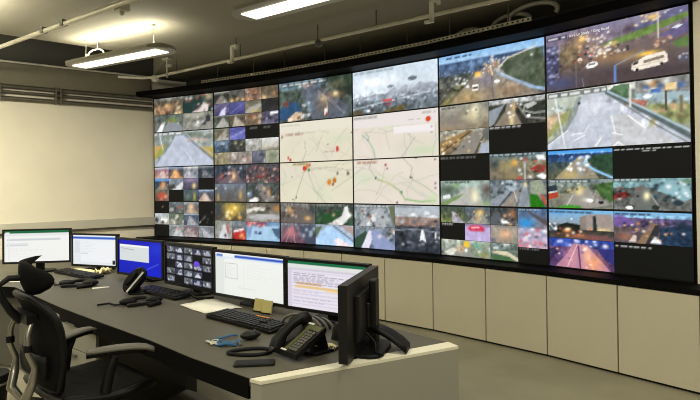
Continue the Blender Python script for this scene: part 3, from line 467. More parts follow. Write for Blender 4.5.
F[1, 1] = G(4, 3, {(0, 0): R('8c8c80', '6c6a58', '787460', 'a8a498', .7, .2), (1, 0): [('g', '5a5a9c', '6c70b8'), ('n', .2, 5), ('l', '9ca4dc', [(0, .8), (1, .3)], .05), ('l', '484a88', [(0, .4), (1, .05)], .05)], (2, 0): BL((.3, .15, .7, .06)), (3, 0): BL((.1, .2, .5, .06)),
   (0, 1): [('g', '5c7088', '485868'), ('n', .5, 9), ('c', 14, (0, .1, 1, .9), ['d8e0e8', '283440', '8ca4b8'], .09)], (1, 1): [('g', '484c48', '3c403c'), ('n', .5, 9), ('c', 7, (.3, .2, .9, .7), ['707468', 'c8b890', '2c2e2c'], .08)], (2, 1): [('g', 'b4b4b0', '9c9c90'), ('n', .3, 10), ('l', '50544c', [(.1, .2), (.9, .9)], .04), ('l', '5c605c', [(.5, 0), (.4, .8)], .03), ('c', 8, (0, 0, 1, .8), ['e8e8e8', '6c706c'], .08)], (3, 1): [('g', 'cfcfcf', 'b4ae98'), ('n', .15, 7), ('p', '8c8874', [(0, .85), (1, .7), (1, 1), (0, 1)])],
   (0, 2): [('g', 'a89c80', '8c8468'), ('n', .4, 8), ('l', '4c4434', [(.2, 1), (.3, .4), (.1, 0)], .05), ('l', '5c5240', [(.3, .5), (.6, .1)], .03)], (1, 2, 1.4, 1): T('8c8880', '9c8c84', ['e0d4c8', '584c44', 'b88070'], .4, .1, 9), (2.4, 2, .8, 1): [('g', '787888', '5c6070'), ('n', .4, 8), ('c', 6, (0, .3, 1, .8), ['d8d8e0', '3c4048'], .1)], (3.2, 2, .8, 1): [('g', 'a4a890', '8c907c'), ('n', .3, 8), ('b', '707860', .5, .4, .3, .2, .8)]})
F[1, 2] = G(2, 2, {(0, 0): [('g', '3c4854', '4c4c54'), ('n', .6, 9), ('p', '6c6068', [(.55, .15), (.68, .15), (.7, .4), (.95, 1), (.1, 1), (.5, .4)]), ('b', 'f8b878', .6, .6, .1, .25), ('b', 'e05848', .48, .45, .08, .08, .9), ('c', 16, (.2, .1, .9, .9), ['f8e0c0', 'e86850', 'c0c4d0', '202830'], .05), ('b', '8c5868', .15, .75, .2, .2, .6)], (1, 0): [('g', '54545c', '5c4c4c'), ('n', .6, 10), ('c', 48, (0, .15, 1, .95), ['f0e4dc', 'd86858', 'e8a080', '30343c', '98a4b0', 'b03830'], .05), ('p', '546058', [(.3, 1), (.5, .7), (.6, 1)])],
   (0, 1): [('g', '6c7888', '6c6458', 0, 1), ('n', .25, 7), ('b', '4c5a6c', .15, .5, .2, .4, .7), ('b', 'e0b060', .12, .75, .05, .3, .8), ('b', 'd8a860', .82, .65, .06, .3, .9), ('b', '5c5c5c', .5, .75, .25, .3, .8), ('c', 6, (.05, .05, .95, .3), ['f8e8c0', 'c8d0d8'], .04)], (1, 1): [('g', '4c5858', '545048'), ('n', .5, 9), ('p', '807c7c', [(.35, .05), (.5, .05), (.85, .9), (.6, 1), (.4, .6)]), ('p', 'e4e4e0', [(.08, .9), (.3, .72), (.4, .85), (.34, 1), (.1, 1)]), ('b', '6c98c8', .12, .6, .1, .15), ('b', 'e8a868', .68, .5, .05, .3, .9), ('b', 'f0c890', .55, .3, .05, .1, .8), ('c', 12, (.05, .1, .95, .95), ['e8e8e0', '30383c', 'd89060'], .04)]})
F[1, 3] = G(2, 2, {(0, 0): [('g', '50584c', '6c5c44'), ('n', .5, 9), ('b', 'f0c040', .6, .35, .35, .4, .9), ('b', '3c4858', .12, .5, .14, .5, .8), ('b', '48566c', .85, .7, .15, .3, .7), ('c', 12, (.35, .2, .9, .9), ['fff0b0', 'ffe080', 'e8a838'], .07)], (1, 0): [('g', '6c685c', '8c8478'), ('n', .4, 8), ('p', 'd8d4c8', [(0, .4), (.3, .25), (.6, .3), (.55, .42), (.3, .4), (.05, .55)]), ('p', 'b0b0b0', [(.0, .75), (.4, .55), (1, .62), (1, .8), (.3, .9)]), ('b', 'd08838', .9, .28, .09, .16, .9), ('c', 8, (.1, .1, .9, .5), ['e8e0d0', '3c3830', 'f0c060'], .05), ('p', '4c5048', [(.3, .5), (.7, .45), (.65, .55), (.35, .6)])],
   (0, 1, .55, 1): [('g', '8c948c', '9c9890'), ('n', .4, 8), ('b', 'd05848', .7, .5, .15, .3, .8), ('p', 'c8ccd0', [(.2, 1), (.5, .2), (.6, .2), (.8, 1)]), ('e', '303438', .6, .8, .06, .08)], (.55, 1, .45, 1): [('g', '7c8890', '504850'), ('n', .4, 8), ('p', 'c03030', [(.1, .55), (.8, .4), (.95, .7), (.9, 1), (.1, 1)]), ('p', 'f0dcd8', [(.15, .5), (.8, .38), (.8, .5), (.15, .62)]), ('c', 5, (.1, .7, .9, .95), ['f0a060', '601c1c'], .08)], (1, 1): [('g', '6c8cb0', '8cb4d8'), ('n', .2, 7), ('p', 'a0c4e0', [(.2, .3), (1, .2), (1, .8), (.4, 1), (.1, 1)]), ('r', '8c4858', (0, .05, .6, .22)), ('c', 9, (.02, .05, .75, .28), ['f06868', 'ffb0a8', '783040'], .06), ('e', '483c80', .3, .58, .04, .06), ('e', '34306c', .42, .6, .05, .06), ('p', '4c6880', [(.75, .35), (1, .3), (1, .9), (.85, .7)])]})
F[2, 0] = [(0, 0, 1, 1, HOUSE)]
F[2, 1] = [(0, 0, 1, 1, MA)]
F[2, 2] = [(0, 0, 1, 1, MC)]
F[2, 3] = G(2, 2, {(0, 0): [('g', '7c7870', '5c5450'), ('n', .4, 8), ('p', '6c6460', [(.1, .4), (.5, .2), (1, .6), (1, 1), (.2, 1)]), ('b', 'ecb870', .78, .72, .1, .12), ('b', 'e0a868', .3, .35, .12, .2, .8), ('c', 9, (.15, .25, .5, .65), ['f4ece0', 'e0b080', '38383c'], .05), ('b', '38404c', .9, .3, .12, .3, .8), ('cap', (.05, .05, .8, .06), 'd8d8d8', '383838')], (1, 0): [('g', '4c5450', '34503c'), ('n', .5, 9), ('p', '2f5a34', [(.15, .55), (.7, .3), (.5, .8), (.2, .9)]), ('p', 'd8d8d4', [(.3, 1), (.7, .55), (.78, .1), (.85, .1), (.9, .6), (.7, 1)]), ('c', 14, (.35, .3, .95, .95), ['f0f0ec', '40483c', 'c8a890', '6c3c34'], .05), ('cap', (.05, .05, .8, .06), 'd8d8d8', '303830')],
   (0, 1): [('g', '707480', '604858'), ('n', .4, 8)] + [('l', c, [(.35, .15), (x, 1)], .02, .9) for x, c in ((.0, 'f06878'), (.15, 'f8a8a8'), (.3, 'e04c5c'), (.42, 'f8c0b8'), (.55, 'e85868'))] + [('b', 'f89090', .28, .5, .2, .25, .6), ('p', '4c5464', [(.55, .2), (1, .1), (1, 1), (.75, 1)]), ('c', 8, (.6, .1, 1, .6), ['a8b8c8', '303440'], .06), ('cap', (.05, .04, .5, .05), 'd0d0d8', '404048')], (1, 1): [('g', '98a8b8', 'b0ccec'), ('n', .15, 6), ('p', 'a8ccf0', [(.3, .1), (.45, .1), (1, .85), (1, 1), (0, 1), (.1, .6)]), ('p', 'ecd8dc', [(.5, .75), (.6, .6), (1, 1), (.55, 1)]), ('l', '54687c', [(.5, .1), (1, .75)], .04), ('p', 'b08c80', [(.6, .0), (1, .1), (1, .5)], .8), ('n', .1, 12), ('p', '607458', [(0, .2), (.2, .1), (.05, .6), (0, .7)])]})
F[3, 0] = [(0, 0, 1, 1, CITY)]
F[3, 1] = [(0, 0, 1, 1, MB_)]
F[3, 2] = [(0, 0, 1, 1, MD)]
F[3, 3] = [(0, 0, .5, .5, [('g', '8c9498', '7c8488'), ('n', .5, 9), ('p', 'a4aab0', [(.1, 1), (.5, .2), (.75, .3), (.8, 1)]), ('c', 26, (.2, .15, .95, .95), ['e8ecec', '34383c', 'b0b4b8', '8c5c48', 'd8d4cc'], .05), ('p', 'd8dcdc', [(.42, .6), (.52, .52), (.56, .72), (.46, .76)]), ('p', '6c745c', [(.85, .1), (1, 0), (1, .9), (.95, .8)]), ('cap', (.05, .05, .85, .06), 'd8dcdc', '505458')]),
   (0, .5, .5, 1, [('g', '7c8890', '6c7c9c'), ('n', .4, 8), ('p', '3c5444', [(.0, .6), (.3, .2), (.35, .4), (.15, 1), (0, 1)]), ('p', 'd8d4e4', [(.18, 1), (.36, .2), (.42, .2), (.45, .6), (.36, 1)]), ('p', '8c98c0', [(.42, .2), (.55, .1), (1, .8), (1, 1), (.5, 1)]), ('c', 12, (.5, .0, 1, .6), ['e0d8d0', '40484c', 'a08878'], .06), ('cap', (.05, .04, .6, .05), 'd8dcdc', '505458')]),
   (.5, 0, 1, 1, [('g', 'a8b4bc', 'b4b8bc', 0, .25), ('e', 'dce4ec', .42, .2, .06, .03), ('e', 'd0dce4', .72, .16, .07, .035), ('g', '9c8880', '7c6c64', .25, .45), ('n', .35, 12, (0, .2, 1, .5)), ('b', 'b08070', .4, .38, .3, .06, .7), ('g', '50545c', '343a44', .45, 1), ('n', .5, 12, (0, .42, 1, 1)), ('c', 34, (0, .3, 1, .9), ['8c94a0', '20242c', 'c0c4cc', '5c6470'], .03), ('p', 'e8ecf0', [(.56, .75), (.6, .5), (.64, .5), (.7, .78), (.62, .72)]), ('p', 'd0d4d8', [(.88, .55), (.92, .52), (.92, .68), (.88, .68)]), ('l', '98a0ac', [(.0, .55), (.5, .5), (1, .56)], .012), ('cap', (.03, .03, .6, .025), '6c747c', 'a0a8ac')])]
F[4, 0] = [(0, 0, 1, 1, MOTOR)]
F[4, 1] = [(0, 0, .5, .5, [('g', '98988c', '8c8068'), ('n', .25, 6), ('b', '8c847c', .3, .7, .4, .5, .8), ('b', 'a08868', .2, .95, .3, .2, .7), ('b', 'f4ecc0', .72, .35, .1, .4, .9), ('b', 'c8b890', .6, .5, .2, .3, .6), ('c', 7, (.5, .1, 1, .4), ['f8f0d8', 'e8d8a8', '6c6c64'], .05), ('cap', (.05, .06, .35, .07), '4c5048')]),
   (0, .5, .5, 1, [('g', 'a0a090', '7c6850', 0, 1), ('n', .45, 9), ('p', '9c7c50', [(0, .5), (.6, .05), (.7, .1), (.1, .9), (0, 1)]), ('p', '8c867c', [(.2, 1), (.75, .1), (.88, .1), (.72, 1)]), ('l', '4c4a40', [(.1, .8), (.65, .1)], .03), ('l', '44483c', [(.72, 1), (.92, .2)], .035), ('p', 'a4acbc', [(.78, 1), (.85, .6), (1, .55), (1, 1)]), ('c', 14, (0, .2, .6, .9), ['d8b070', 'f0e0c0', '403c34'], .045), ('c', 5, (.55, .2, .85, .6), ['f4f4ec', 'e8e0d0'], .03), ('e', 'f8f4e8', .07, .92, .03, .05), ('p', '6c6c68', [(.88, .1), (1, .0), (1, .5), (.9, .5)])]),
   (.5, 0, 1, .5, [('g', 'b4b8bc', 'a0a098', 0, .25), ('g', '3c4038', '44443c', .2, 1), ('n', .5, 10), ('p', '8c8070', [(.34, .2), (.5, .15), (.48, .5), (.6, 1), (.1, 1), (.3, .5)]), ('p', '8c949c', [(0, .4), (.3, .2), (.1, .9), (0, 1)]), ('b', 'f0d898', .42, .8, .05, .3, .9), ('b', 'e8c888', .46, .35, .04, .2, .8), ('l', '8c8c84', [(.55, .35), (.68, .75), (1, .85)], .04), ('e', 'f4f4f0', .71, .7, .035, .06), ('p', 'b8bcb8', [(.62, .3), (.8, .2), (.86, .3), (.7, .45)]), ('l', 'a8aca4', [(.66, .3), (.62, .5), (.8, .62), (1, .6)], .03), ('c', 8, (.3, .2, .6, .9), ['f8ecd0', 'e08060', 'ffffff'], .04)]),
   (.5, .5, 1, 1, BL((.02, .05, .6, .05)))]
F[4, 2] = [(0, 0, .5, .5, BL((.01, .06, .75, .05))),
   (.5, 0, 1, .5, [('g', '5c7078', '6c7470', 0, .3), ('n', .5, 10, (0, 0, 1, .4)), ('g', '8c8468', '6c6458', .3, 1), ('n', .3, 8), ('b', 'a89868', .3, .45, .25, .25, .8), ('b', '3c4850', .1, .4, .12, .2, .9), ('b', 'f0b048', .46, .35, .06, .14, .95), ('b', '9c8c60', .42, .85, .25, .2, .7), ('p', 'a83c34', [(.72, .6), (.86, .45), (.98, .5), (.96, .7), (.78, .75)]), ('n', .3, 14, (.6, .3, 1, 1)), ('r', 'b0b8bc', (.62, .35, .65, 1)), ('c', 22, (.5, .2, 1, 1), ['f0f0ec', '283438', '98a8ac', 'c05848', '405c48'], .045), ('p', 'e8ecec', [(.82, .85), (.92, .75), (1, .85), (.95, 1)]), ('p', 'e4e8e8', [(.82, .12), (.95, .1), (.98, .3), (.85, .28)]), ('cap', (.02, .03, .8, .05), 'c0d0d4', '2c3c44')]),
   (0, .5, .5, 1, [('g', '9cb0a8', '8c9890'), ('n', .3, 7), ('b', '4c5c4c', .15, .4, .22, .25, .9), ('b', '5c5048', .95, .35, .15, .3, .9), ('p', 'b0b0a8', [(.5, .3), (.72, .25), (.9, 1), (.15, 1)]), ('b', 'f0e8b8', .7, .6, .08, .3, .9), ('b', '8cb870', .33, .22, .07, .12, .9), ('p', '7c9460', [(.0, .9), (.5, .5), (.4, .7), (.1, 1), (0, 1)]), ('p', 'd8dcdc', [(.05, .62), (.2, .55), (.22, .7), (.06, .74)]), ('b', '90a878', .95, .9, .15, .15, .8), ('cap', (.1, .05, .6, .06), '303c34')]),
   (.5, .5, 1, 1, [('g', '6c7880', '707878'), ('n', .45, 9), ('p', '8c949c', [(.0, .8), (.35, .35), (.45, .35), (.2, 1), (0, 1)]), ('p', '968c80', [(.2, 1), (.5, .35), (.55, .35), (.45, 1)]), ('p', '8c949c', [(.5, 1), (.6, .25), (.66, .2), (.72, 1)]), ('l', '40484c', [(.17, 1), (.42, .4)], .03), ('b', 'f0e0a0', .64, .18, .04, .12, .9), ('p', '949c88', [(.71, .1), (.9, 0), (1, .5), (.72, .6)]), ('p', '2f7c1c', [(.71, .5), (.84, .55), (.97, 1), (.71, 1)]), ('p', 'c0583c', [(.86, .5), (.95, .6), (1, .9), (.96, .9)]), ('p', 'b0c0cc', [(.3, .05), (.4, .0), (.5, .35), (.42, .45), (.3, .3)], .8), ('c', 14, (0, .05, .6, .5), ['d8dcdc', '303c40', '90a4b0'], .04), ('n', .15, 20), ('l', 'd4dcdc', [(.44, .4), (.5, .8)], .02)])]
F[4, 3] = [(0, 0, .25, .33, R('4c5c54', '4c5848', '788450', 'a8a4b0', .5, .3, (.5, 1))), (.25, 0, .5, .33, R('5c707c', '586068', '5c645c', '90908c', .6, .25, glow='f0c870')), (.5, 0, .75, .33, [('g', '3c4448', '6c6460'), ('n', .5, 8), ('p', '5c6468', [(0, .6), (.3, .2), (.45, .7), (.3, 1), (0, 1)]), ('b', 'b07850', .8, .35, .16, .3, .9), ('p', 'f0f0ec', [(.4, .75), (.6, .7), (.7, .85), (.45, .9)]), ('c', 8, (.3, .3, 1, 1), ['e8e4dc', '303030', 'e0a878'], .06)]),
   (.75, 0, 1, .72, [('g', '4c6c94', '8c7c80', 0, .6), ('n', .4, 7), ('p', '5c5458', [(.3, .05), (1, .3), (1, .45), (.5, .2)]), ('b', '2c94e0', .28, .38, .34, .16, 1), ('g', 'a8a8c0', 'b898ac', .52, 1), ('n', .3, 9, (0, .5, 1, 1)), ('c', 26, (0, .5, 1, .98), ['f4f0f0', 'e06878', '4c4c64', 'd8b8c8', '8898c0'], .035), ('cap', (.05, .03, .7, .03), 'c0d0d8', '384858')]),
   (0, .33, .25, .67, BL((.05, .08, .5, .07))), (.25, .33, .5, .67, [('g', 'b0a0cc', 'b8a8d4'), ('n', .1, 5), ('r', '8c7898', (0, 0, 1, .15)), ('p', 'd83c58', [(.12, .3), (.25, .12), (.6, .1), (.78, .25), (.75, .42), (.2, .45)]), ('p', 'f4a8b4', [(.25, .2), (.55, .16), (.6, .26), (.28, .3)]), ('l', 'c890b4', [(.3, .7), (.5, .68)], .02)]), (.5, .33, .75, .67, [('g', '9c9488', 'a09080'), ('n', .2, 7), ('b', 'ecb488', .55, .5, .25, .3, .9), ('b', '5c6470', .1, .85, .15, .2, .8), ('b', '788878', .9, .8, .15, .2, .7), ('cap', (.1, .04, .9, .06), 'd8d8d8', '4c4c4c')]),
   (0, .67, .5, 1, [('g', 'b0b8a8', '7c8478'), ('n', .4, 8), ('p', '8c9088', [(0, .6), (.5, .4), (.8, 1), (0, 1)]), ('p', 'd0d0c0', [(.05, .8), (.25, .5), (.35, .6), (.2, 1)]), ('e', 'f0c030', .53, .25, .06, .2), ('b', 'e8c090', .4, .55, .08, .25, .95), ('e', 'f4ece4', .52, .6, .03, .1), ('b', '60b090', .75, .3, .15, .2, .7), ('b', '7c9c60', .85, .75, .2, .2, .7), ('c', 10, (0, .3, 1, .9), ['e8ecdc', '4c5448', 'c88850'], .06)]), (.5, .67, .75, 1, [('g', '6c7c74', '5c6c5c'), ('n', .4, 9), ('c', 10, (.1, .0, .8, .4), ['e8ecec', '30403c', '98a8a8'], .08), ('p', 'd0c8a8', [(.0, .5), (.6, .45), (1, .8), (1, 1), (.7, .75), (.1, .6)]), ('p', '4c7048', [(.1, .7), (.6, .7), (.9, 1), (.1, 1)])]),
   (.75, .72, 1, 1, BL((.05, .06, .7, .05)))]
F[5, 0] = [(0, 0, 1, 1, JUNC)]
F[5, 1] = [(0, 0, 1, 1, DAYRD)]
F[5, 2] = [(0, 0, .5, .5, [('g', '3c90e0', '64b0f0', 0, .16), ('g', '2c4c80', '385478', .14, .4), ('n', .5, 10, (0, .12, 1, .45)), ('g', '44565c', '585c48', .4, 1), ('n', .4, 10, (0, .4, 1, 1)), ('p', '948c78', [(.46, .3), (.6, .3), (.8, 1), (.1, 1), (.35, .5)]), ('b', 'c8b070', .35, .85, .2, .2, .8), ('b', 'a0a8c0', .52, .6, .06, .3, .7), ('p', '34503c', [(.64, .4), (.72, .2), (1, .18), (1, .9), (.8, .7)]), ('n', .3, 12, (.6, .2, 1, .9)), ('l', '8cc4f0', [(.62, .3), (.58, .46), (.75, .72), (1, .97)], .045), ('c', 20, (.3, .25, .65, .7), ['ffffff', 'ffe8b8', 'f0f4f8'], .035), ('e', 'f8f8f4', .38, .66, .02, .07), ('c', 8, (.1, .1, .95, .3), ['a8c8e8'], .03)]), (.5, 0, 1, .5, BL() + [('cap', (.02, .06, .98, .045), 'e0e0e0'), ('cap', (.4, .13, .58, .04), 'c8c8c8')]),
   (0, .5, .5, 1, [('g', '78888c', '7c846c', 0, .5), ('n', .45, 10), ('g', '8c8878', '74786c', .5, 1), ('n', .3, 8, (0, .5, 1, 1)), ('p', '34404c', [(0, .25), (.14, .2), (.16, .45), (0, .55)]), ('p', 'b84830', [(0, .5), (.16, .45), (.17, .62), (0, .72)]), ('p', 'e8ecec', [(0, .45), (.15, .4), (.15, .44), (0, .5)]), ('p', '98948c', [(.2, 1), (.42, .4), (.62, .3), (.95, .85), (.6, 1)]), ('b', 'f0d890', .5, .4, .07, .2, .95), ('b', 'e8e0c8', .62, .7, .08, .08, .9), ('p', '4c6c3c', [(.72, .2), (1, .1), (1, .8), (.82, .6)]), ('n', .4, 12, (.7, .1, 1, .8)), ('p', '4c9c34', [(.1, 1), (.3, .86), (.5, .9), (.55, 1)]), ('l', 'e0dccc', [(.4, .55), (.3, .9)], .015), ('e', 'f4f4f0', .66, .72, .05, .06), ('e', '2c3034', .82, .78, .04, .05), ('c', 10, (.2, .15, .7, .5), ['d8d8d0', '40443c', 'c8a860'], .035), ('cap', (.03, .05, .65, .06), 'd0d8d8', '34403c')]), (.5, .5, 1, 1, [('g', '7ca4a8', '80a4a8', 0, .6), ('g', '5c6460', '6c6c68', .3, 1), ('n', .4, 9), ('p', '88b0b8', [(.45, .15), (.95, .05), (1, .6), (.9, .7), (.55, .35)]), ('c', 26, (.5, .15, 1, .75), ['e8f0f4', '2c3c44', 'a8c4cc', '486068'], .05), ('p', '6c706c', [(.3, .3), (.42, .2), (.66, 1), (.25, 1)]), ('b', 'fff0b8', .45, .55, .05, .16, 1), ('p', '8c2c2c', [(.0, .5), (.18, .42), (.25, .55), (.1, .65), (0, .65)]), ('n', .3, 14, (0, .3, .3, .9)), ('c', 12, (0, .3, .35, .9), ['e8e4e0', '302c2c', 'a04c40'], .045), ('l', 'b8b8b0', [(.5, .5), (.62, .95)], .015), ('e', '34403c', .56, .9, .05, .08), ('e', '34444c', .84, .75, .06, .08), ('e', 'f0f4f4', .22, .92, .05, .06), ('b', '607c58', .95, .1, .1, .1, .8), ('cap', (.02, .03, .5, .055), 'e0e8e8', '34403c')])]
F[5, 3] = [(0, 0, .5, .5, [('g', '74b4e4', '9c8c84', 0, .8), ('b', '5ca0d8', .1, .1, .2, .15, .7), ('p', '9c9088', [(.5, .25), (.62, .15), (.96, .12), (1, .3), (1, .75), (.5, .7)]), ('p', '8c8078', [(.5, .25), (.6, .18), (.6, .7), (.5, .7)]), ('b', 'e8d088', .83, .66, .16, .1, .9), ('p', '30383c', [(.7, .2), (.74, .18), (.76, .75), (.7, .75)]), ('g', '40403c', '5c5048', .66, 1), ('n', .3, 10, (0, .6, 1, 1)), ('p', '282c28', [(.12, .55), (.3, .45), (.5, .5), (.5, .8), (.15, .8)]), ('p', 'e4e8ec', [(.0, .5), (.13, .48), (.14, .72), (0, .75)]), ('c', 8, (0, .5, .14, .75), ['343c44', '5c6470'], .05), ('b', 'f09048', .3, .72, .09, .1, 1), ('b', 'ffd8a0', .33, .66, .03, .05, 1), ('c', 14, (.15, .6, .7, .95), ['f8c890', 'e86c40', 'f8f0e0'], .035), ('b', 'b06848', .5, .88, .25, .1, .7), ('p', '90585c', [(.6, .85), (.9, .8), (1, 1), (.55, 1)], .6), ('e', 'd8ecf8', .37, .32, .02, .03), ('cap', (.02, .06, .7, .05), '2c4c68', '5c90b8')]),
   (.5, 0, 1, .5, [('g', '74b0dc', '98bcd4', 0, .3), ('g', '6c5c88', '5c5468', .2, .6), ('n', .5, 10, (0, .1, 1, .6)), ('p', '7858a8', [(0, .1), (.16, .15), (.3, .4), (0, .5)], .7), ('g', '6c5c5c', '4c4c58', .5, 1), ('n', .35, 9, (0, .45, 1, 1)), ('p', '8c7058', [(.3, 1), (.5, .35), (.58, .35), (.52, .7), (.42, 1)]), ('p', '3c3c40', [(.42, 1), (.55, .4), (.62, .4), (.55, 1)]), ('p', '2c4058', [(.6, .5), (.8, .4), (1, .35), (1, 1), (.62, 1)]), ('n', .5, 14, (.6, .3, 1, 1)), ('b', '283848', .88, .35, .12, .2, .9), ('p', 'd8d0c8', [(.2, .95), (.27, .72), (.31, .75), (.3, .95)]), ('p', 'e4e8f0', [(.48, .95), (.52, .82), (.6, .82), (.63, .95)]), ('c', 24, (.0, .3, .9, .9), ['f8b878', 'e89058', 'f0e8e0', '30283c', '9878b0'], .03), ('b', 'c87850', .15, .8, .15, .15, .6), ('b', 'f0d8a8', .5, .3, .03, .04, .9), ('cap', (.02, .06, .5, .05), '30405c', '6890b8')]),
   (0, .5, .5, 1, [('g', '2c50b8', '40488c', 0, .35), ('n', .5, 9, (0, 0, 1, .4)), ('c', 14, (.1, .05, .9, .28), ['b8c8f8', '5078e0', 'f0e8f8'], .05), ('g', '705080', '58406c', .3, 1), ('n', .4, 9, (0, .3, 1, 1)), ('p', 'b88098', [(.4, .15), (.6, .2), (.95, 1), (.1, 1), (.3, .5)]), ('b', 'f0a070', .7, .75, .18, .35, .9), ('b', 'f8c098', .6, .45, .08, .3, .8), ('b', 'd890a0', .35, .6, .1, .4, .7), ('l', 'f8d8c8', [(.45, .2), (.3, .95)], .015), ('l', 'f0a878', [(.55, .25), (.7, 1)], .03), ('l', '50386c', [(.47, .25), (.5, 1)], .03), ('p', '302c50', [(0, .4), (.2, .3), (.0, .9)], .8), ('p', '2c3480', [(.75, .3), (1, .25), (1, .8), (.85, .6)], .8), ('c', 12, (.1, .3, .7, .95), ['fff0e8', 'f8b8a0', '8060a0'], .035)]), (.5, .5, 1, 1, BL((.02, .10, .5, .055)))]
colword = ['leftmost', 'second from left', 'third from left', 'fourth from left', 'fifth from left', 'rightmost']
rowword = ['top row', 'second row down', 'third row down', 'bottom row']
shows = {(0, 0): 'four street pictures', (0, 1): 'one pale day road', (0, 2): 'twelve small road pictures', (0, 3): 'twelve small pictures, five of them dark', (1, 0): 'twelve small grey and purple pictures', (1, 1): 'small pictures and two black cells', (1, 2): 'four dusk street pictures', (1, 3): 'a yellow junction glow and a red bus',
  (2, 0): 'a road past a blue roofed house', (2, 1): 'upper half of the cream map', (2, 2): 'cream map half with orange dots', (2, 3): 'pink light trails and three more roads', (3, 0): 'a grey misty city skyline', (3, 1): 'a pinkish map with a red dot', (3, 2): 'a map with green road line', (3, 3): 'a brown city view and two streets',
  (4, 0): 'one big motorway at dusk', (4, 1): 'three tan roads and a black cell', (4, 2): 'a black cell and a green verge', (4, 3): 'a lilac picture with a red car', (5, 0): 'a junction with a white van', (5, 1): 'one big bright empty road', (5, 2): 'a blue motorway, a bus and a car park', (5, 3): 'a dusk building and a violet night motorway'}
HP = 2.1236 / 4
for k in range(6):
    a = Vector(P[k]); b = Vector(P[k + 1]); d = b - a; L = d.length; rz = math.atan2(d.y, d.x); res = [48, 50, 58, 72, 92, 120][k]
    for r in range(4):
        z = 0.8255 + HP * (3 - r)
        t = thing('wall_display', 'display of %s, %s, %s' % (shows[k, r], colword[k], rowword[r]), 'display', (a.x, a.y, z), rz, 'displays of the video wall')
        cb = MB(); m = 0.007
        cb.box((L / 2, 0.05, HP / 2), (L - 0.001, 0.09, HP - 0.001))
        cb.box((m / 2, 0.0, HP / 2), (m, 0.012, HP - .001)); cb.box((L - m / 2, 0.0, HP / 2), (m, 0.012, HP - .001)); cb.box((L / 2, 0.0, m / 2), (L - 2 * m, 0.012, m)); cb.box((L / 2, 0.0, HP - m / 2), (L - 2 * m, 0.012, m))
        cb.build('casing', M['bezel'], t)
        w_ = L - 2 * m; h_ = HP - 2 * m; g = 0.0035 if len(F[k, r]) > 1 else 0.0
        for i, (u0, v0, u1, v1, pr) in enumerate(F[k, r]):
            nm = 'map_picture' if k in (2, 3) and r in (1, 2) else 'camera_picture'
            picture(nm, m + w_ * u0 + g / 2, m + w_ * u1 - g / 2, HP - m - h_ * v1 + g / 2, HP - m - h_ * v0 - g / 2, 0.003, pr, t, seed=k * 100 + r * 20 + i, res=res)
CAPM = mat('lit_caption', '000000', 0.5, emit='f4f2f4', es=1.0)
for ob in list(sc.objects):
    if ob.get('label', '').startswith('display of a junction with a white van'):
        cu = bpy.data.curves.new('caption', 'FONT'); cu.body = '- Kirk Ln Study / King Road'; cu.size = 0.034; cu.extrude = 0.0; cu.materials.append(CAPM)
        tmp = bpy.data.objects.new('caption_curve', cu); sc.collection.objects.link(tmp)
        me = bpy.data.meshes.new_from_object(tmp.evaluated_get(bpy.context.evaluated_depsgraph_get())); bpy.data.objects.remove(tmp); bpy.data.curves.remove(cu)
        co = bpy.data.objects.new('caption', me); sc.collection.objects.link(co); co.parent = ob; co.location = (0.215, 0.0005, HP - 0.062); co.rotation_euler = (PI / 2, 0, 0)
# ------------------------------------------------------------------ the long desk
ZD = 0.78
front = [(-0.445, 2.433), (-0.785, 2.737), (-1.089, 3.044), (-1.571, 3.484), (-1.982, 3.866), (-2.795, 4.691), (-3.35, 4.86), (-4.6, 5.2)]
backl = [(0.494, 2.94), (0.26, 3.2), (0.0, 3.5), (-0.25, 3.85), (-0.8, 4.45), (-1.3, 4.9), (-1.85, 5.4), (-2.5, 5.95), (-3.3, 6.3), (-4.6, 6.6)]
desk = thing('control_desk', 'long dark grey control desk with black front edge and pale end panel', 'desk', (-0.445, 2.433, ZF))
def rel(p): return [(x + 0.445, y - 2.433) for x, y in p]
def zz(z): return z - ZF
MB().prism(rel(front[::1] + backl[::-1]), zz(ZD - 0.035), zz(ZD)).build('worktop', M['desk'], desk)
inner = [(x + 0.022, y + 0.026) for x, y in front]
MB().prism(rel([(x - .003, y - .003) for x, y in front] + inner[::-1]), zz(ZD - 0.09), zz(ZD - 0.002)).build('edge_band', M['edge'], desk)
ep = [(-0.440, 2.425), (-0.388, 2.388), (0.540, 2.868), (0.502, 2.945)]
ec = Vector((sum(p[0] for p in ep) / 4, sum(p[1] for p in ep) / 4))
MB().prism(rel([(ec.x + (x - ec.x) * .995, ec.y + (y - ec.y) * .985) for x, y in ep]), 0.0, zz(ZD - 0.014)).build('end_panel', M['endp'], desk)
MB().prism(rel(ep), zz(ZD - 0.014), zz(ZD)).build('panel_cap', M['paneltop'], desk)['label'] = 'pale cap on the end panel'
for (a, b) in [((-1.215, 4.19), (-1.125, 4.13)), ((-1.118, 4.125), (-0.62, 3.62)), ((-0.613, 3.613), (-0.10, 3.08))]:
    d = Vector(b) - Vector(a); n2 = Vector((-d.y, d.x)).normalized() * -0.02
    MB().prism(rel([a, b, (b[0] + n2.x, b[1] + n2.y), (a[0] + n2.x, a[1] + n2.y)]), 0.03, zz(ZD - 0.036)).build('under_desk_panel', M['dkpanel'] if a[0] < -1.2 else M['paneltop'], desk)
for (a, b) in [((-2.14, 4.06), (-2.80, 4.745)), ((-2.805, 4.75), (-3.7, 5.03))]:  # added dark sheets that keep the space under the left desk dark
    MB().prism(rel([a, b, (b[0] + .012, b[1] + .016), (a[0] + .012, a[1] + .016)]), 0.03, zz(ZD - 0.092)).build('under_desk_panel', M['dkpanel'], desk)
A, B_, C_, D_ = (-1.60, 3.575), (-1.225, 4.195), (-1.735, 4.615), (-2.11, 3.995)
ped = thing('drawer_pedestal', 'cream drawer pedestal under the desk behind the chair armrests', 'drawers', (A[0], A[1], ZF))
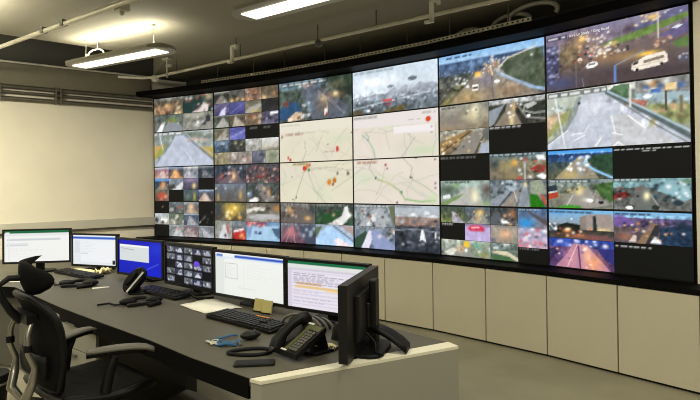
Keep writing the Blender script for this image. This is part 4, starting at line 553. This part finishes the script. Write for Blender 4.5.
rl = lambda ps: [(x - A[0], y - A[1]) for x, y in ps]
MB().prism(rl([A, B_, C_, D_]), 0.02, zz(ZD - 0.04)).build('carcass', M['dkpanel'], ped)
fd = (Vector(A) - Vector(D_)).normalized(); fn = Vector((fd.y, -fd.x))
if fn.y > 0: fn = -fn
for i, (z0, z1) in enumerate([(0.03, 0.24), (0.246, 0.455), (0.461, 0.655)]):
    a = Vector(D_) + fd * 0.004; b = Vector(A) - fd * 0.004
    dr = MB().prism(rl([tuple(a), tuple(b), tuple(b + fn * .018), tuple(a + fn * .018)]), z0, z1).build('drawer', M['endp'], ped)
    c = (Vector(A) + Vector(D_)) / 2 - Vector(A) + fn * 0.028
    MB().box((c.x, c.y, z1 - 0.035), (0.14, 0.018, 0.012), math.atan2(fd.y, fd.x)).build('handle', M['grey'], dr)
# ------------------------------------------------------------------ desk monitors
def monitor(label, lft, rgt, zb, zt, prims, seed, stand=True, tilt=0.0):
    a = Vector(lft); b = Vector(rgt); d = b - a; L = d.length; rz = math.atan2(d.y, d.x); c = (a + b) / 2
    t = thing('desk_monitor', label, 'monitor', (c.x, c.y, ZD), rz, 'monitors along the desk')
    z0 = zb - ZD; z1 = zt - ZD; H = z1 - z0; m = 0.016
    cb = MB(); cb.box((0, 0.021, (z0 + z1) / 2), (L, 0.03, H))
    cb.box((-L / 2 + m / 2, 0, (z0 + z1) / 2), (m, 0.014, H)); cb.box((L / 2 - m / 2, 0, (z0 + z1) / 2), (m, 0.014, H)); cb.box((0, 0, z0 + m * .6), (L - 2 * m, 0.014, m * 1.2)); cb.box((0, 0, z1 - m / 2), (L - 2 * m, 0.014, m))
    cb.rbox((0, 0.045, (z0 + z1) / 2), (L * .62, 0.03, H * .62), .01); cb.build('casing', M['bezel'], t)
    if prims: picture('screen', -L / 2 + m, L / 2 - m, z0 + m * 1.2, z1 - m, 0.003, prims, t, seed, res=190)
    else: MB().box((0, 0.004, (z0 + z1) / 2), (L - 2 * m, 0.004, H - 2 * m)).build('screen', M['black'], t)
    if stand:
        MB().box((0, 0.085, (0.012 + z0 + H * .5) / 2), (0.07, 0.03, z0 + H * .5)).build('stand_neck', M['black'], t)
        MB().rbox((0, 0.095, 0.008), (0.27, 0.17, 0.016), 0.06).build('stand_base', M['black'], t)
    return t
page = [('g', 'f4f4f0', 'f2f2ee')]
def rows(n, y0, y1, x0, x1, col='c4c8cc', h=.010): return [('cap', (x0, y0 + (y1 - y0) * i / n, x0 + (x1 - x0) * (.5 + .5 * ((i * 37) % 10) / 10), h), col) for i in range(n)]
SA = page + [('r', '1f6b42', (0, 0, 1, .09)), ('r', 'f4f4f0', (.02, .05, .08, .10)), ('r', 'e4e6e6', (0, .10, 1, .17)), ('r', 'cfd3d6', (.04, .26, .86, .32)), ('r', 'e2e4e6', (.04, .40, .36, .5)), ('l', 'c8ccd0', [(.03, .47), (.36, .47)], .010), ('r', 'e8eaec', (.06, .1, .075, .95))] + rows(5, .55, .9, .06, .7, 'dcdfe2')
SB = page + [('g', 'eceff4', 'e6e9ec'), ('r', '3c64c8', (0, .06, 1, .14)), ('r', 'f4f4f4', (.0, 0, .3, .06)), ('r', 'dde2e8', (.04, .2, .16, .62)), ('r', 'f0f2f4', (.18, .2, .95, .9)), ('l', 'b4bac4', [(.18, .62), (.34, .62)], .01), ('r', '202428', (.91, .83, .97, .95))] + rows(7, .24, .6, .2, .6, 'ccd2da')
SCn = [('g', '1218b4', '1626cc'), ('b', '2844dc', .9, .2, .3, .3, .6), ('b', '1420a8', .2, .9, .4, .3, .6), ('r', 'd8dede', (.03, .15, .71, .62)), ('r', 'f6f6f2', (.03, .15, .71, .2)), ('l', '9ca4a4', [(.06, .26), (.36, .29)], .012), ('l', '90b4f4', [(.66, .82), (.92, .62)], .006)] + rows(2, .33, .4, .06, .3, 'c0c4c4')
SD = [('g', '0c0e14', '10121a')]
for r_ in range(5):
    for c_ in range(5):
        if (r_ * 3 + c_ * 5 + r_ * c_) % 5 == 1: continue
        x, y = .02 + c_ * .196, .03 + r_ * .19; q = [('5c6068', '9ca0ac'), ('484c5c', 'c8ccd8'), ('70747c', '585c60'), ('3c4058', 'a4a4b4')][(r_ * 2 + c_) % 4]
        SD += [('r', q[0], (x, y + .02, x + .18, y + .165)), ('p', q[1], [(x + .03, y + .16), (x + .09, y + .04), (x + .13, y + .05), (x + .16, y + .16)]), ('c', 4, (x + .02, y + .04, x + .17, y + .15), ['e8e8f0', '181c24', 'b0b4c8'], .022)]
SD += [('e', '7048d8', .68, .42, .06, .07), ('r', '684088', (.0, .0, .03, .05)), ('n', .2, 30)]
SE = [('g', 'f2f4f0', 'eef0ea'), ('r', 'f6f6f4', (0, 0, 1, .06)), ('r', '2c54c4', (.3, .05, 1, .10)), ('r', '5c80d8', (.02, .05, .12, .10)), ('r', 'dce6f4', (0, .10, 1, .14)), ('l', 'b0b4b4', [(.16, .24), (.34, .25), (.34, .6), (.16, .58), (.16, .24)], .007), ('l', 'd8dcd8', [(.44, .2), (.44, .9)], .006), ('r', 'e4e8e2', (.0, .14, .14, 1))] + rows(6, .3, .56, .18, .32, 'ccd0d0') + rows(6, .22, .6, .48, .9, 'dfe2de') + [('l', 'd0d4cc', [(.35, .78), (.6, .8)], .006)]
SF = [('g', 'ece6f2', 'e8e2ee'), ('r', '1f7048', (0, 0, 1, .07)), ('r', 'e0e4e0', (0, .07, 1, .16)), ('r', 'd4ccdc', (0, .16, 1, .2)), ('r', 'd8d0e0', (0, .2, .06, 1))] + [('l', 'b8b0c4', [(.06, .24 + .075 * i), (1, .24 + .075 * i)], .006, .7) for i in range(10)] + [('r', 'e8c890', (.1, .52, .98, .57)), ('r', 'd8b07c', (.12, .45, .45, .5)), ('r', 'f0d8a0', (.5, .57, .98, .6))] + rows(6, .26, .5, .08, .9, '9890a4', .018) + rows(4, .64, .92, .08, .8, 'bcb4c8', .016)
monitor('monitor with green topped white spreadsheet behind the black headrest', (-3.335, 5.40), (-2.73, 5.50), 0.872, 1.203, SA, 901)
monitor('monitor with pale blue barred page, second from the left on the desk', (-2.80, 5.66), (-2.262, 5.46), 0.815, 1.140, SB, 902)
monitor('monitor with bright blue desktop behind the tilted far phone', (-2.11, 5.10), (-1.566, 4.70), 0.818, 1.145, SCn, 903)
monitor('monitor showing a dark grid of camera pictures, in the middle of the desk', (-1.485, 4.50), (-0.992, 4.06), 0.832, 1.160, SD, 904)
monitor('monitor with white page and blue bar above the two yellow note pads', (-0.985, 4.05), (-0.418, 3.60), 0.822, 1.147, SE, 905)
monitor('monitor with lilac spreadsheet and orange rows behind the near desk phone', (-0.412, 3.55), (0.10, 3.20), 0.830, 1.150, SF, 906)
g = monitor('black monitor turned away, its back to the view, at the desk end', (0.118, 3.16), (-0.055, 2.55), 0.797, 1.150, None, 907, stand=False)
g['label'] = 'black monitor turned edge on with its back showing at the desk end'
MB().rbox((0.0, 0.085, 0.19), (0.09, 0.035, 0.32), 0.012).build('stand_neck', M['black'], g)
ft = MB()
ft.grid([[Vector((x * w2, y, z)) for x in np.linspace(-1, 1, 5)] for y, z, w2 in ((0.08, .125, .045), (.13, .11, .05), (.18, .085, .055), (.225, .055, .06), (.255, .028, .055))], (0, 0, -0.026))
ft.build('foot_arm', M['black'], g)
MB().rbox((0.02, 0.06, 0.009), (0.30, 0.19, 0.018), 0.06).build('stand_base', M['black'], g)
MB().rbox((0.0, 0.066, 0.18), (0.12, 0.02, 0.12), 0.01).build('mount_plate', M['bezel'], g)
MB().box((0.03, 0.0775, 0.225), (0.022, 0.003, 0.035)).build('badge', M['logo'], g)['label'] = 'small pale badge'
MB().tube([(0.07, 0.06, 0.1), (0.09, 0.11, 0.06), (0.12, 0.12, 0.02), (0.16, 0.16, 0.022)], 0.006, 6).build('cable', M['rubber'], g)
# ------------------------------------------------------------------ things lying on the desk
def keyboard(label, fl, fr, depth):
    a = Vector(fl); b = Vector(fr); d = b - a; L = d.length; rz = math.atan2(d.y, d.x)
    t = thing('keyboard', label, 'keyboard', (a.x, a.y, ZD + 0.005), rz, 'black keyboards')
    R4 = Matrix.Rotation(0.06, 4, 'X')
    MB().rbox((L / 2, depth / 2, 0.012), (L, depth, 0.018), 0.012, M=R4).build('base', M['kbase'], t)
    kb = MB(); n = 19
    for r in range(6):
        y = depth * (0.13 + 0.145 * r)
        for c in range(n):
            if c in (14, 15) and r in (2,): continue
            if r == 0 and 3 < c < 9:
                if c != 6: continue
                kb.box((L * (0.035 + 0.93 * (c + .5) / n), y, 0.022 + 0.06 * (y - depth / 2)), (L * .93 / n * 4.8, depth * .115, 0.008)); continue
            gap = 0.010 if c > 14 else 0
            kb.box((L * (0.03 + 0.93 * (c + .5) / n) + gap, y, 0.024 + 0.06 * (y - depth / 2)), (L * .93 / n * .82, depth * .115, 0.009))
    tag(kb.build('keys', M['key'], t), kind='stuff')
    return t
keyboard('black keyboard nearest the view, with an orange pen on it', (-0.917, 3.53), (-0.452, 3.117), 0.17)
keyboard('black keyboard beside the far tilted phone, below the blue monitor', (-1.70, 4.43), (-1.267, 4.054), 0.15)
keyboard('black keyboard farthest left, right of the chair headrest', (-2.86, 5.42), (-2.31, 4.98), 0.14)
t = thing('pen', 'orange pen lying on the nearest keyboard', 'pen', (-0.53, 3.385, ZD + 0.034), -0.62)
MB().tube([(-0.055, 0, 0), (0.055, 0, 0)], 0.006, 8).build('barrel', M['orange'], t); MB().tube([(0.055, 0, 0), (0.07, 0, 0)], [0.006, 0.002], 8).build('tip', M['black'], t)
def phone(label, loc, rz):
    t = thing('desk_phone', label, 'phone', loc, rz, 'black desk phones')
    w_ = 0.185; l_ = 0.20; rise = 0.095; zA = 0.012
    # body: wedge, front low, back high
    def q(u, v, o): return ((u - .5) * w_, v * l_ * math.cos(math.atan(rise / l_)), zA + v * rise + o)
    bd = MB()
    for o0, o1 in ((0.0, 0.026),):
        vs = [q(0, 0, o0), q(1, 0, o0), q(1, 1, o0), q(0, 1, o0), q(0, 0, o1), q(1, 0, o1), q(1, 1, o1), q(0, 1, o1)]
        bd.add(vs, [(0, 3, 2, 1), (4, 5, 6, 7), (0, 1, 5, 4), (1, 2, 6, 5), (2, 3, 7, 6), (3, 0, 4, 7)])
    bd.build('body', M['bezel'], t)
    MB().add([q(.36, .80, .0275), q(.94, .80, .0275), q(.94, .96, .0275), q(.36, .96, .0275), q(.36, .80, .0265), q(.94, .80, .0265), q(.94, .96, .0265), q(.36, .96, .0265)], [(0, 1, 2, 3), (7, 6, 5, 4), (0, 4, 5, 1), (1, 5, 6, 2), (2, 6, 7, 3), (3, 7, 4, 0)]).build('label_strip', M['lcd'], t)
    MB().add([q(.40, .06, .028), q(.54, .06, .028), q(.54, .94, .028), q(.40, .94, .028)], [(0, 1, 2, 3)]).build('display', M['lcd'], t)['label'] = 'olive phone display strip'
    kb = MB()
    for r in range(8):
        for c in range(3):
            u = .64 + c * .11; v = .10 + r * .085; p = q(u, v, .030); kb.box(p, (.016, .013, .006), M=Matrix.Rotation(math.atan(rise / l_), 4, 'X'))
    tag(kb.build('keypad', M['grey'], t), kind='stuff')
    lg = MB()
    for v in (.02, .97):
        p = q(.43, v, .029); lg.box(p, (.045, .010, .002), M=Matrix.Rotation(math.atan(rise / l_), 4, 'X'))
    lg.build('nameplate', M['logo'], t)
    hs = MB()
    pts = [q(.14, -.04, .03), q(.14, .04, .05), q(.14, .22, .068), q(.14, .5, .075), q(.14, .78, .068), q(.14, .96, .05), q(.14, 1.03, .03)]
    hs.tube(pts, [.034, .036, .027, .024, .027, .036, .034], 10)
    hs.build('handset', M['black'], t)
    MB().tube([q(.08, .98, .02), q(.0, .8, -.02 - .05), (-.16, .12, .012), (-.2, .05, .012), (-.12, 0.0, .012)], 0.006, 6).build('handset_cord', M['rubber'], t)
    MB().rbox((0.0, 0.19, 0.008), (0.16, 0.16, 0.016), .03).build('foot', M['black'], t); MB().box((0, 0.20, 0.06), (0.12, 0.02, 0.1), M=Matrix.Rotation(0.3, 4, 'X')).build('rear_support', M['black'], t)
    return t
phone('near black desk phone with handset and keypad at the desk end', (-0.322, 2.695, ZD), math.radians(-48))
t = thing('desk_phone', 'rounded black far phone with pale stripe, tilted before the blue monitor', 'phone', (-1.66, 4.33, ZD), 0.15, 'black desk phones')
Mt = Matrix.Translation((0, 0, 0.105)) @ Matrix.Rotation(math.radians(-50), 4, 'Y') @ Matrix.Rotation(math.radians(-25), 4, 'X')
def lens(rx, rz, y0, y1, off=(0, 0)):
    n = 20; e = [(rx * math.copysign(abs(math.cos(a)) ** .8, math.cos(a)) + off[0], rz * math.copysign(abs(math.sin(a)) ** .8, math.sin(a)) + off[1]) for a in [2 * PI * k / n for k in range(n)]]
    vs = []
    for y, k in ((y0, .86), (y0 + .3 * (y1 - y0), 1), (y0 + .7 * (y1 - y0), 1), (y1, .86)): vs += [Mt @ Vector(((x - off[0]) * k + off[0], y, (z - off[1]) * k + off[1])) for x, z in e]
    return MB().add(vs, [(l * n + i, l * n + (i + 1) % n, (l + 1) * n + (i + 1) % n, (l + 1) * n + i) for l in range(3) for i in range(n)] + [tuple(range(n - 1, -1, -1)), tuple(3 * n + i for i in range(n))])
lens(.112, .062, -.03, .03).build('body', M['black'], t)
lens(.060, .020, -.052, -.025, (0, .018)).build('handset', M['rubber'], t)
st = MB().add([Mt @ Vector((x, y, z)) for x, y, z in ((-.095, -.034, -.034), (.095, -.034, -.034), (.095, -.034, -.020), (-.095, -.034, -.020), (-.095, -.028, -.034), (.095, -.028, -.034), (.095, -.028, -.020), (-.095, -.028, -.020))], [(0, 1, 2, 3), (7, 6, 5, 4), (0, 4, 5, 1), (1, 5, 6, 2), (2, 6, 7, 3), (3, 7, 4, 0)])
st.build('stripe', M['logo'], t)['label'] = 'pale stripe along the phone'
MB().rbox((0.02, 0.01, 0.006), (0.13, 0.09, 0.012), .02).build('foot', M['black'], t); MB().box((0.01, 0.02, 0.05), (0.05, 0.02, 0.09)).build('rear_support', M['black'], t)
t = thing('mouse', 'black computer mouse between keyboard and desk phone', 'mouse', (-0.545, 3.035, ZD), 0.5)
MB().ball((0, 0, 0.0245), (0.058, 0.038, 0.024), 16, 10).build('shell', M['bezel'], t); MB().tube([(0.024, -0.004, 0.043), (0.024, 0.004, 0.043)], 0.007, 8).build('wheel', M['grey'], t)
t = thing('headset_band', 'flat black loop of a headset lead lying in front of the near phone', 'headset', (-0.505, 2.785, ZD + 0.008), 0.10)
MB().tube([(0.105 * math.cos(a), 0.052 * math.sin(a) * (1 + .25 * math.cos(a)), 0) for a in np.linspace(0, 2 * PI, 33)], 0.0095, 8).build('loop', M['rubber'], t)
MB().tube([(0.10, 0.01, 0), (0.14, 0.02, 0.0), (0.17, 0.005, 0)], 0.008, 8).build('lead', M['rubber'], t)
t = thing('mobile_phone', 'slim black mobile phone lying flat by the pale panel end', 'phone', (-0.452, 2.615, ZD), 0.10)
MB().rbox((0, 0, 0.006), (0.19, 0.075, 0.012), 0.014).build('body', M['bezel'], t); MB().box((0, 0, 0.0125), (0.165, 0.06, 0.001)).build('glass', M['kbase'], t)
t = thing('lanyard', 'blue lanyard with keys lying left of the mouse', 'lanyard', (-0.66, 3.0, ZD + 0.006), 0)
MB().tube([(-0.08, -0.01, 0), (-0.05, 0.03, .004), (0.0, 0.075, .006), (0.03, 0.1, .003)], 0.010, 6, flat=.5).build('strap', M['blue'], t)
MB().tube([(0.02 + 0.055 * math.cos(a), -0.07 + 0.03 * math.sin(a), .006 + .006 * math.sin(3 * a)) for a in np.linspace(0, 5.6, 18)], 0.011, 6, flat=.6).build('strap', M['blue'], t)
MB().tube([(-0.03, -0.05, 0.004), (0.03, -0.09, 0.01), (0.07, -0.06, 0.008), (0.09, -0.10, 0.004)], 0.009, 6, flat=.6).build('strap', M['grey'], t)
kk = MB().tube([(-0.06 + 0.018 * math.cos(a), -0.02 + 0.018 * math.sin(a), 0.004) for a in np.linspace(0, 2 * PI, 13)], 0.003, 6); kk.build('ring', M['steel'], t)
for (x, y, a) in ((-0.055, -0.06, 1.0), (-0.09, -0.035, 2.3), (-0.02, -0.075, 0.2)):
    MB().rbox((x, y, 0.004), (0.06, 0.018, 0.004), .008, rz=a).build('key', M['steel'], t)
def sheet(name, label, quad, m, wob=0.003, n=6, th=0.004, seed=0):
    rng = random.Random(seed); c = Vector((sum(p[0] for p in quad) / 4, sum(p[1] for p in quad) / 4)); rowsP = []
    for i in range(n):
        r = []
        for j in range(n):
            u, v = j / (n - 1), i / (n - 1)
            x = (quad[0][0] * (1 - u) + quad[1][0] * u) * (1 - v) + (quad[3][0] * (1 - u) + quad[2][0] * u) * v; y = (quad[0][1] * (1 - u) + quad[1][1] * u) * (1 - v) + (quad[3][1] * (1 - u) + quad[2][1] * u) * v
            r.append(Vector((x - c.x, y - c.y, th + rng.random() * wob)))
        rowsP.append(r)
    o = MB().grid(rowsP, (0, 0, -th)).build(name, m, None, (c.x, c.y, ZD)); return tag(o, label, 'paper')
sheet('paper_sheets', 'white paper sheets lying before the camera grid monitor', [(-1.18, 3.886), (-0.945, 3.638), (-0.737, 3.80), (-1.015, 4.109)], M['paper'], .006)
sheet('paper_strip', 'long cream paper strip lying behind the leftmost keyboard', [(-2.76, 5.56), (-2.42, 5.29), (-2.38, 5.34), (-2.72, 5.61)], M['paper2'], .01, th=.02)
sheet('crumpled_paper', 'yellowish crumpled paper behind the near desk phone', [(-0.19, 2.83), (-0.09, 2.79), (-0.065, 2.86), (-0.165, 2.89)], M['paper2'], .022, 7, seed=4)
sheet('crumpled_notes', 'crumpled cream notes under the second monitor from the left', [(-2.42, 5.31), (-2.32, 5.26), (-2.28, 5.40), (-2.38, 5.43)], M['paper2'], .05, 7, .01, seed=8)
sheet('white_card', 'small pale card lying right of the far left headset', [(-2.085, 4.55), (-1.975, 4.61), (-2.0, 4.65), (-2.11, 4.59)], M['paper'], .001, 3)
sheet('white_papers', 'white papers at the left edge under the chair headrest', [(-3.08, 4.93), (-2.86, 4.90), (-2.88, 5.1), (-3.1, 5.14)], M['paper'], .006)
for i, (x, y, a, lab) in enumerate([(-0.613, 3.68, -.62, 'left yellow note pad standing under the white page monitor'), (-0.548, 3.62, -.5, 'right yellow note pad standing under the white page monitor')]):
    t = thing('note_pad', lab, 'notes', (x, y, ZD), a, 'yellow note pads')
    MB().box((0, 0.012, 0.042), (0.072, 0.012, 0.082), M=Matrix.Rotation(-0.25, 4, 'X')).build('pad', M['note'], t); MB().box((0, 0.005, 0.004), (0.07, 0.03, 0.008)).build('holder', M['black'], t)
def headset(label, loc, rz, s=1.0):
    t = thing('headset', label, 'headset', loc, rz, 'black headsets')
    MB().tube([(0.09 * s * math.cos(a), 0.10 * s * math.sin(a), 0.02) for a in np.linspace(-.3, PI + .3, 14)], 0.018, 8, flat=.8).build('headband', M['rubber'], t)
    for x in (-.09, .09): MB().ball((x * s, -0.045 * s, 0.026), (0.062 * s, 0.038 * s, 0.025)).build('ear_pad', M['rubber'], t)
    MB().rbox((0.0, -0.10 * s, 0.012), (0.20 * s, 0.035 * s, 0.022), 0.015, rz=0.25).build('control_box', M['bezel'], t)
    MB().tube([(0.1 * s, -0.05 * s, 0.02), (0.13 * s, -0.12 * s, 0.014), (0.05 * s, -0.18 * s, 0.012)], 0.014, 6).build('microphone_boom', M['black'], t)
    MB().tube([(-0.1 * s, -0.06 * s, 0.012), (-0.18 * s, -0.05 * s, 0.01), (-0.22 * s, 0.03 * s, 0.01), (-0.30 * s, 0.0, 0.01)], 0.007, 6).build('cord', M['rubber'], t)
    return t
headset('black headset in front of the keyboard of the blue monitor', (-1.49, 4.0, ZD), 0.35, .95)
headset('black headset right of the chair headrest, by the far left keyboard', (-2.28, 4.77, ZD), 0.0, 1.1)
t = thing('cable_bundle', 'coiled black cables on the desk behind the near phone', 'cable', (-0.25, 3.23, ZD), -0.6)
for k in range(5):
    r = 0.10 - .012 * k; MB().tube([(r * 1.5 * math.cos(a) + .012 * k, .03 * k - .06, 0.012 + max(0, r * math.sin(a)) * 0.85) for a in np.linspace(0, PI, 13)], 0.0085, 6).build('cable', M['rubber'] if k % 2 else M['grey'], t)
t = thing('monitor_cable', 'black cable hanging down under the camera grid monitor', 'cable', (-1.13, 4.14, ZD))
MB().tube([(-0.05, 0.0, 0.05), (-0.02, -0.03, 0.02), (0.02, -0.06, 0.012), (0.08, -0.07, 0.012), (0.13, -0.04, 0.012)], 0.010, 6).build('lead', M['rubber'], t)
t = thing('pen_pot', 'small black pot under the right edge of the lilac spreadsheet monitor', 'pot', (-0.07, 3.03, ZD))
MB().tube([(0, 0, 0), (0, 0, 0.02), (0, 0, 0.075), (0, 0, 0.085)], [0.042, 0.038, 0.028, 0.022], 12).build('body', M['rubber'], t)
# ------------------------------------------------------------------ office chair
ch = thing('office_chair', 'black mesh office chair with headrest, grey arm pads and bright metal uprights', 'chair', (-1.42, 3.09, ZF), math.radians(47))
def sh(mb, up=True):
    mb.v = [(v[0] * .9, v[1] * .9, (0.178 + .89 * v[2] if up else v[2]) - ZF) for v in mb.v]; return mb
# seat: cushion with raised rim and waterfall front
rowsP = []
for i in range(11):
    u = i / 10; x = -0.27 + 0.57 * u; r = []
    hw = 0.29 + 0.035 * math.sin(PI * min(1, u * 1.1)) - 0.06 * max(0, (u - .8) / .2) ** 2
    for j in range(11):
        v = -1 + 2 * j / 10; r.append(Vector((x - .03 * v * v * (1 if u > .8 else 0), hw * v, 0.425 + 0.02 * v * v + 0.015 * math.cos(u * 6) - 0.05 * max(0, (u - .7) / .3) ** 2)))
    rowsP.append(r)
sh(MB().grid(rowsP, (0, 0, -0.05))).build('seat', M['mesh'], ch)
rim = [rowsP[0][j] for j in range(11)] + [rowsP[i][10] for i in range(1, 11)] + [rowsP[10][j] for j in range(9, -1, -1)] + [rowsP[i][0] for i in range(9, -1, -1)]
sh(MB().tube([p + Vector((0, 0, -.022)) for p in rim], 0.026, 8)).build('seat_frame', M['black'], ch)
# backrest: curved mesh panel inside a thick rounded frame
def bx(y, z): return -0.30 + 0.22 * y * y * 3 - 0.10 * ((z - 0.72) / .3) ** 2 * (1 if z > .72 else -.3) + .0
rowsP = []; N = 13
for i in range(N):
    v = i / (N - 1); z = 0.47 + 0.53 * v; hw = 0.25 * (1 - 0.5 * max(0, (v - .72) / .28) ** 2.2) * (1 - .22 * max(0, (.35 - v) / .35) ** 1.5)
    rowsP.append([Vector((bx(hw * s_, z), hw * s_, z)) for s_ in np.linspace(-1, 1, 11)])
sh(MB().grid(rowsP, (-0.018, 0, 0))).build('backrest', M['mesh'], ch)
rim = rowsP[0] + [r[-1] for r in rowsP[1:]] + rowsP[-1][-2::-1] + [r[0] for r in rowsP[-2::-1]]
sh(MB().tube(rim, 0.019, 8)).build('back_frame', M['black'], ch)
sh(MB().grid([[Vector((bx(y, z) - .05, y, z)) for y in np.linspace(-.2, .2, 7)] for z in (0.56, .60, .64, .68)], (-.02, 0, 0))).build('lumbar_pad', M['rubber'], ch)
# headrest
rowsP = []
for i in range(7):
    v = -1 + i / 3; r = []
    for j in range(13):
        s_ = -1 + j / 6; y = 0.135 * s_ * (math.sqrt(1 - .8 * v * v) if s_ < 0 else (1 - .45 * (1 - v * v) + .15 * max(0, v)))
        hh = 0.094 * (1 - 0.12 * max(0, -s_) ** 4)
        r.append(Vector((-0.36 + 0.10 * (y / .135) ** 2 - 0.02 * v + .02 * v * v, y, 1.092 + hh * v + .012 * s_ * max(0, v))))
    rowsP.append(r)
sh(MB().grid(rowsP, (-0.035, 0, 0))).build('headrest', M['mesh'], ch)
sh(MB().tube([(-0.38, 0, 1.10), (-0.45, 0, 1.105), (-0.50, 0.0, 1.07), (-0.485, 0, 1.0), (-0.44, 0, 0.92), (-0.39, 0, 0.86)], [.02, .018, .017, .018, .022, .026], 8)).build('headrest_arm', M['black'], ch)
for s_ in (-1, 1):
    sh(MB().tube([(-0.365, .12 * s_, 0.89), (-0.40, .14 * s_, 0.80), (-0.40, .15 * s_, 0.70), (-0.37, .155 * s_, 0.62), (-0.38, .15 * s_, 0.54), (-0.405, .125 * s_, 0.46), (-0.36, .09 * s_, 0.385), (-0.24, .06 * s_, 0.345)], [.014, .015, .015, .016, .024, .027, .022, .018], 10)).build('upright', M['chrome'], ch)
    sh(MB().tube([(-0.402, .146 * s_, 0.715), (-0.402, .146 * s_, 0.75)], 0.023, 10)).build('collar', M['black'], ch)
sh(MB().box((-0.38, 0, 0.885), (0.05, 0.28, 0.05))).build('crossbar', M['black'], ch)
for s_ in (-1, 1):
    yb = 0.30 * s_
    arm = sh(MB().tube([(-0.10, .26 * s_, 0.36), (-0.06, .33 * s_, 0.38), (-0.05, yb, 0.45), (-0.03, yb + .01 * s_, 0.56), (0.0, yb + .01 * s_, 0.63)], [.026, .03, .032, .03, .028], 8)).build('arm_post', M['black'], ch)
    L = 0.36; q0 = Vector((-0.135, .248 * s_, 0.685 if s_ < 0 else 0.655)); ang = math.radians(27) * s_
    Rm = Matrix.Rotation(ang, 4, 'Z')
    pad = MB(); prof = []
    for i in range(9):
        u = i / 8; wdt = 0.038 * (1 - .25 * abs(2 * u - 1) ** 6) + .008 * math.sin(PI * u); zc = 0.0 + .012 * math.sin(PI * u) - .02 * max(0, (u - .85) / .15)
        prof.append([Rm @ Vector((L * u, wdt * v, zc - .010 * v * v)) + q0 for v in np.linspace(-1, 1, 7)])
    sh(pad.grid(prof, (0, 0, -0.015))).build('arm_pad', M['pad'], ch)
    sh(MB().grid([[q + Vector((0, 0, -0.017)) for q in pr[1:-1]] for pr in prof[:-1]], (0, 0, -0.026))).build('arm_rail', M['rubber'], ch)
sh(MB().box((-0.05, 0, 0.345), (0.34, 0.20, 0.06))).build('mechanism', M['black'], ch)
sh(MB().tube([(0.0, -.11, 0.345), (0.02, -.30, 0.35), (0.02, -.36, 0.35)], [.010, .010, .02], 8)).build('tilt_lever', M['black'], ch)
sh(MB().tube([(-0.02, 0, 0.16), (-0.02, 0, 0.47)], 0.03, 12), False).build('gas_column', M['chrome'], ch)
for k in range(5):
    a = 2 * PI * k / 5 + .3; c, s_ = math.cos(a), math.sin(a)
    leg = sh(MB().tube([(-0.02, 0, 0.19), (-0.02 + .17 * c, .17 * s_, 0.175), (-0.02 + .34 * c, .34 * s_, 0.15)], [.032, .026, .02], 8), False).build('leg', M['chrome'], ch)
    sh(MB().tube([(-0.02 + .34 * c - .022 * s_, .34 * s_ + .022 * c, 0.107), (-0.02 + .34 * c + .022 * s_, .34 * s_ - .022 * c, 0.107)], 0.032, 12), False).build('castor', M['rubber'], leg)
# waste bin at the left edge
t = thing('waste_bin', 'black bin with a bright rim at the left edge under the desk', 'bin', (-2.52, 3.90, ZF))
MB().tube([(0, 0, 0), (0, 0, 0.24), (0, 0, 0.25)], [0.11, 0.135, 0.135], 20).build('body', M['rubber'], t); MB().tube([(0.136 * math.cos(a), 0.136 * math.sin(a), 0.19) for a in np.linspace(0, 2 * PI, 25)], 0.008, 6).build('rim', M['chrome'], t)
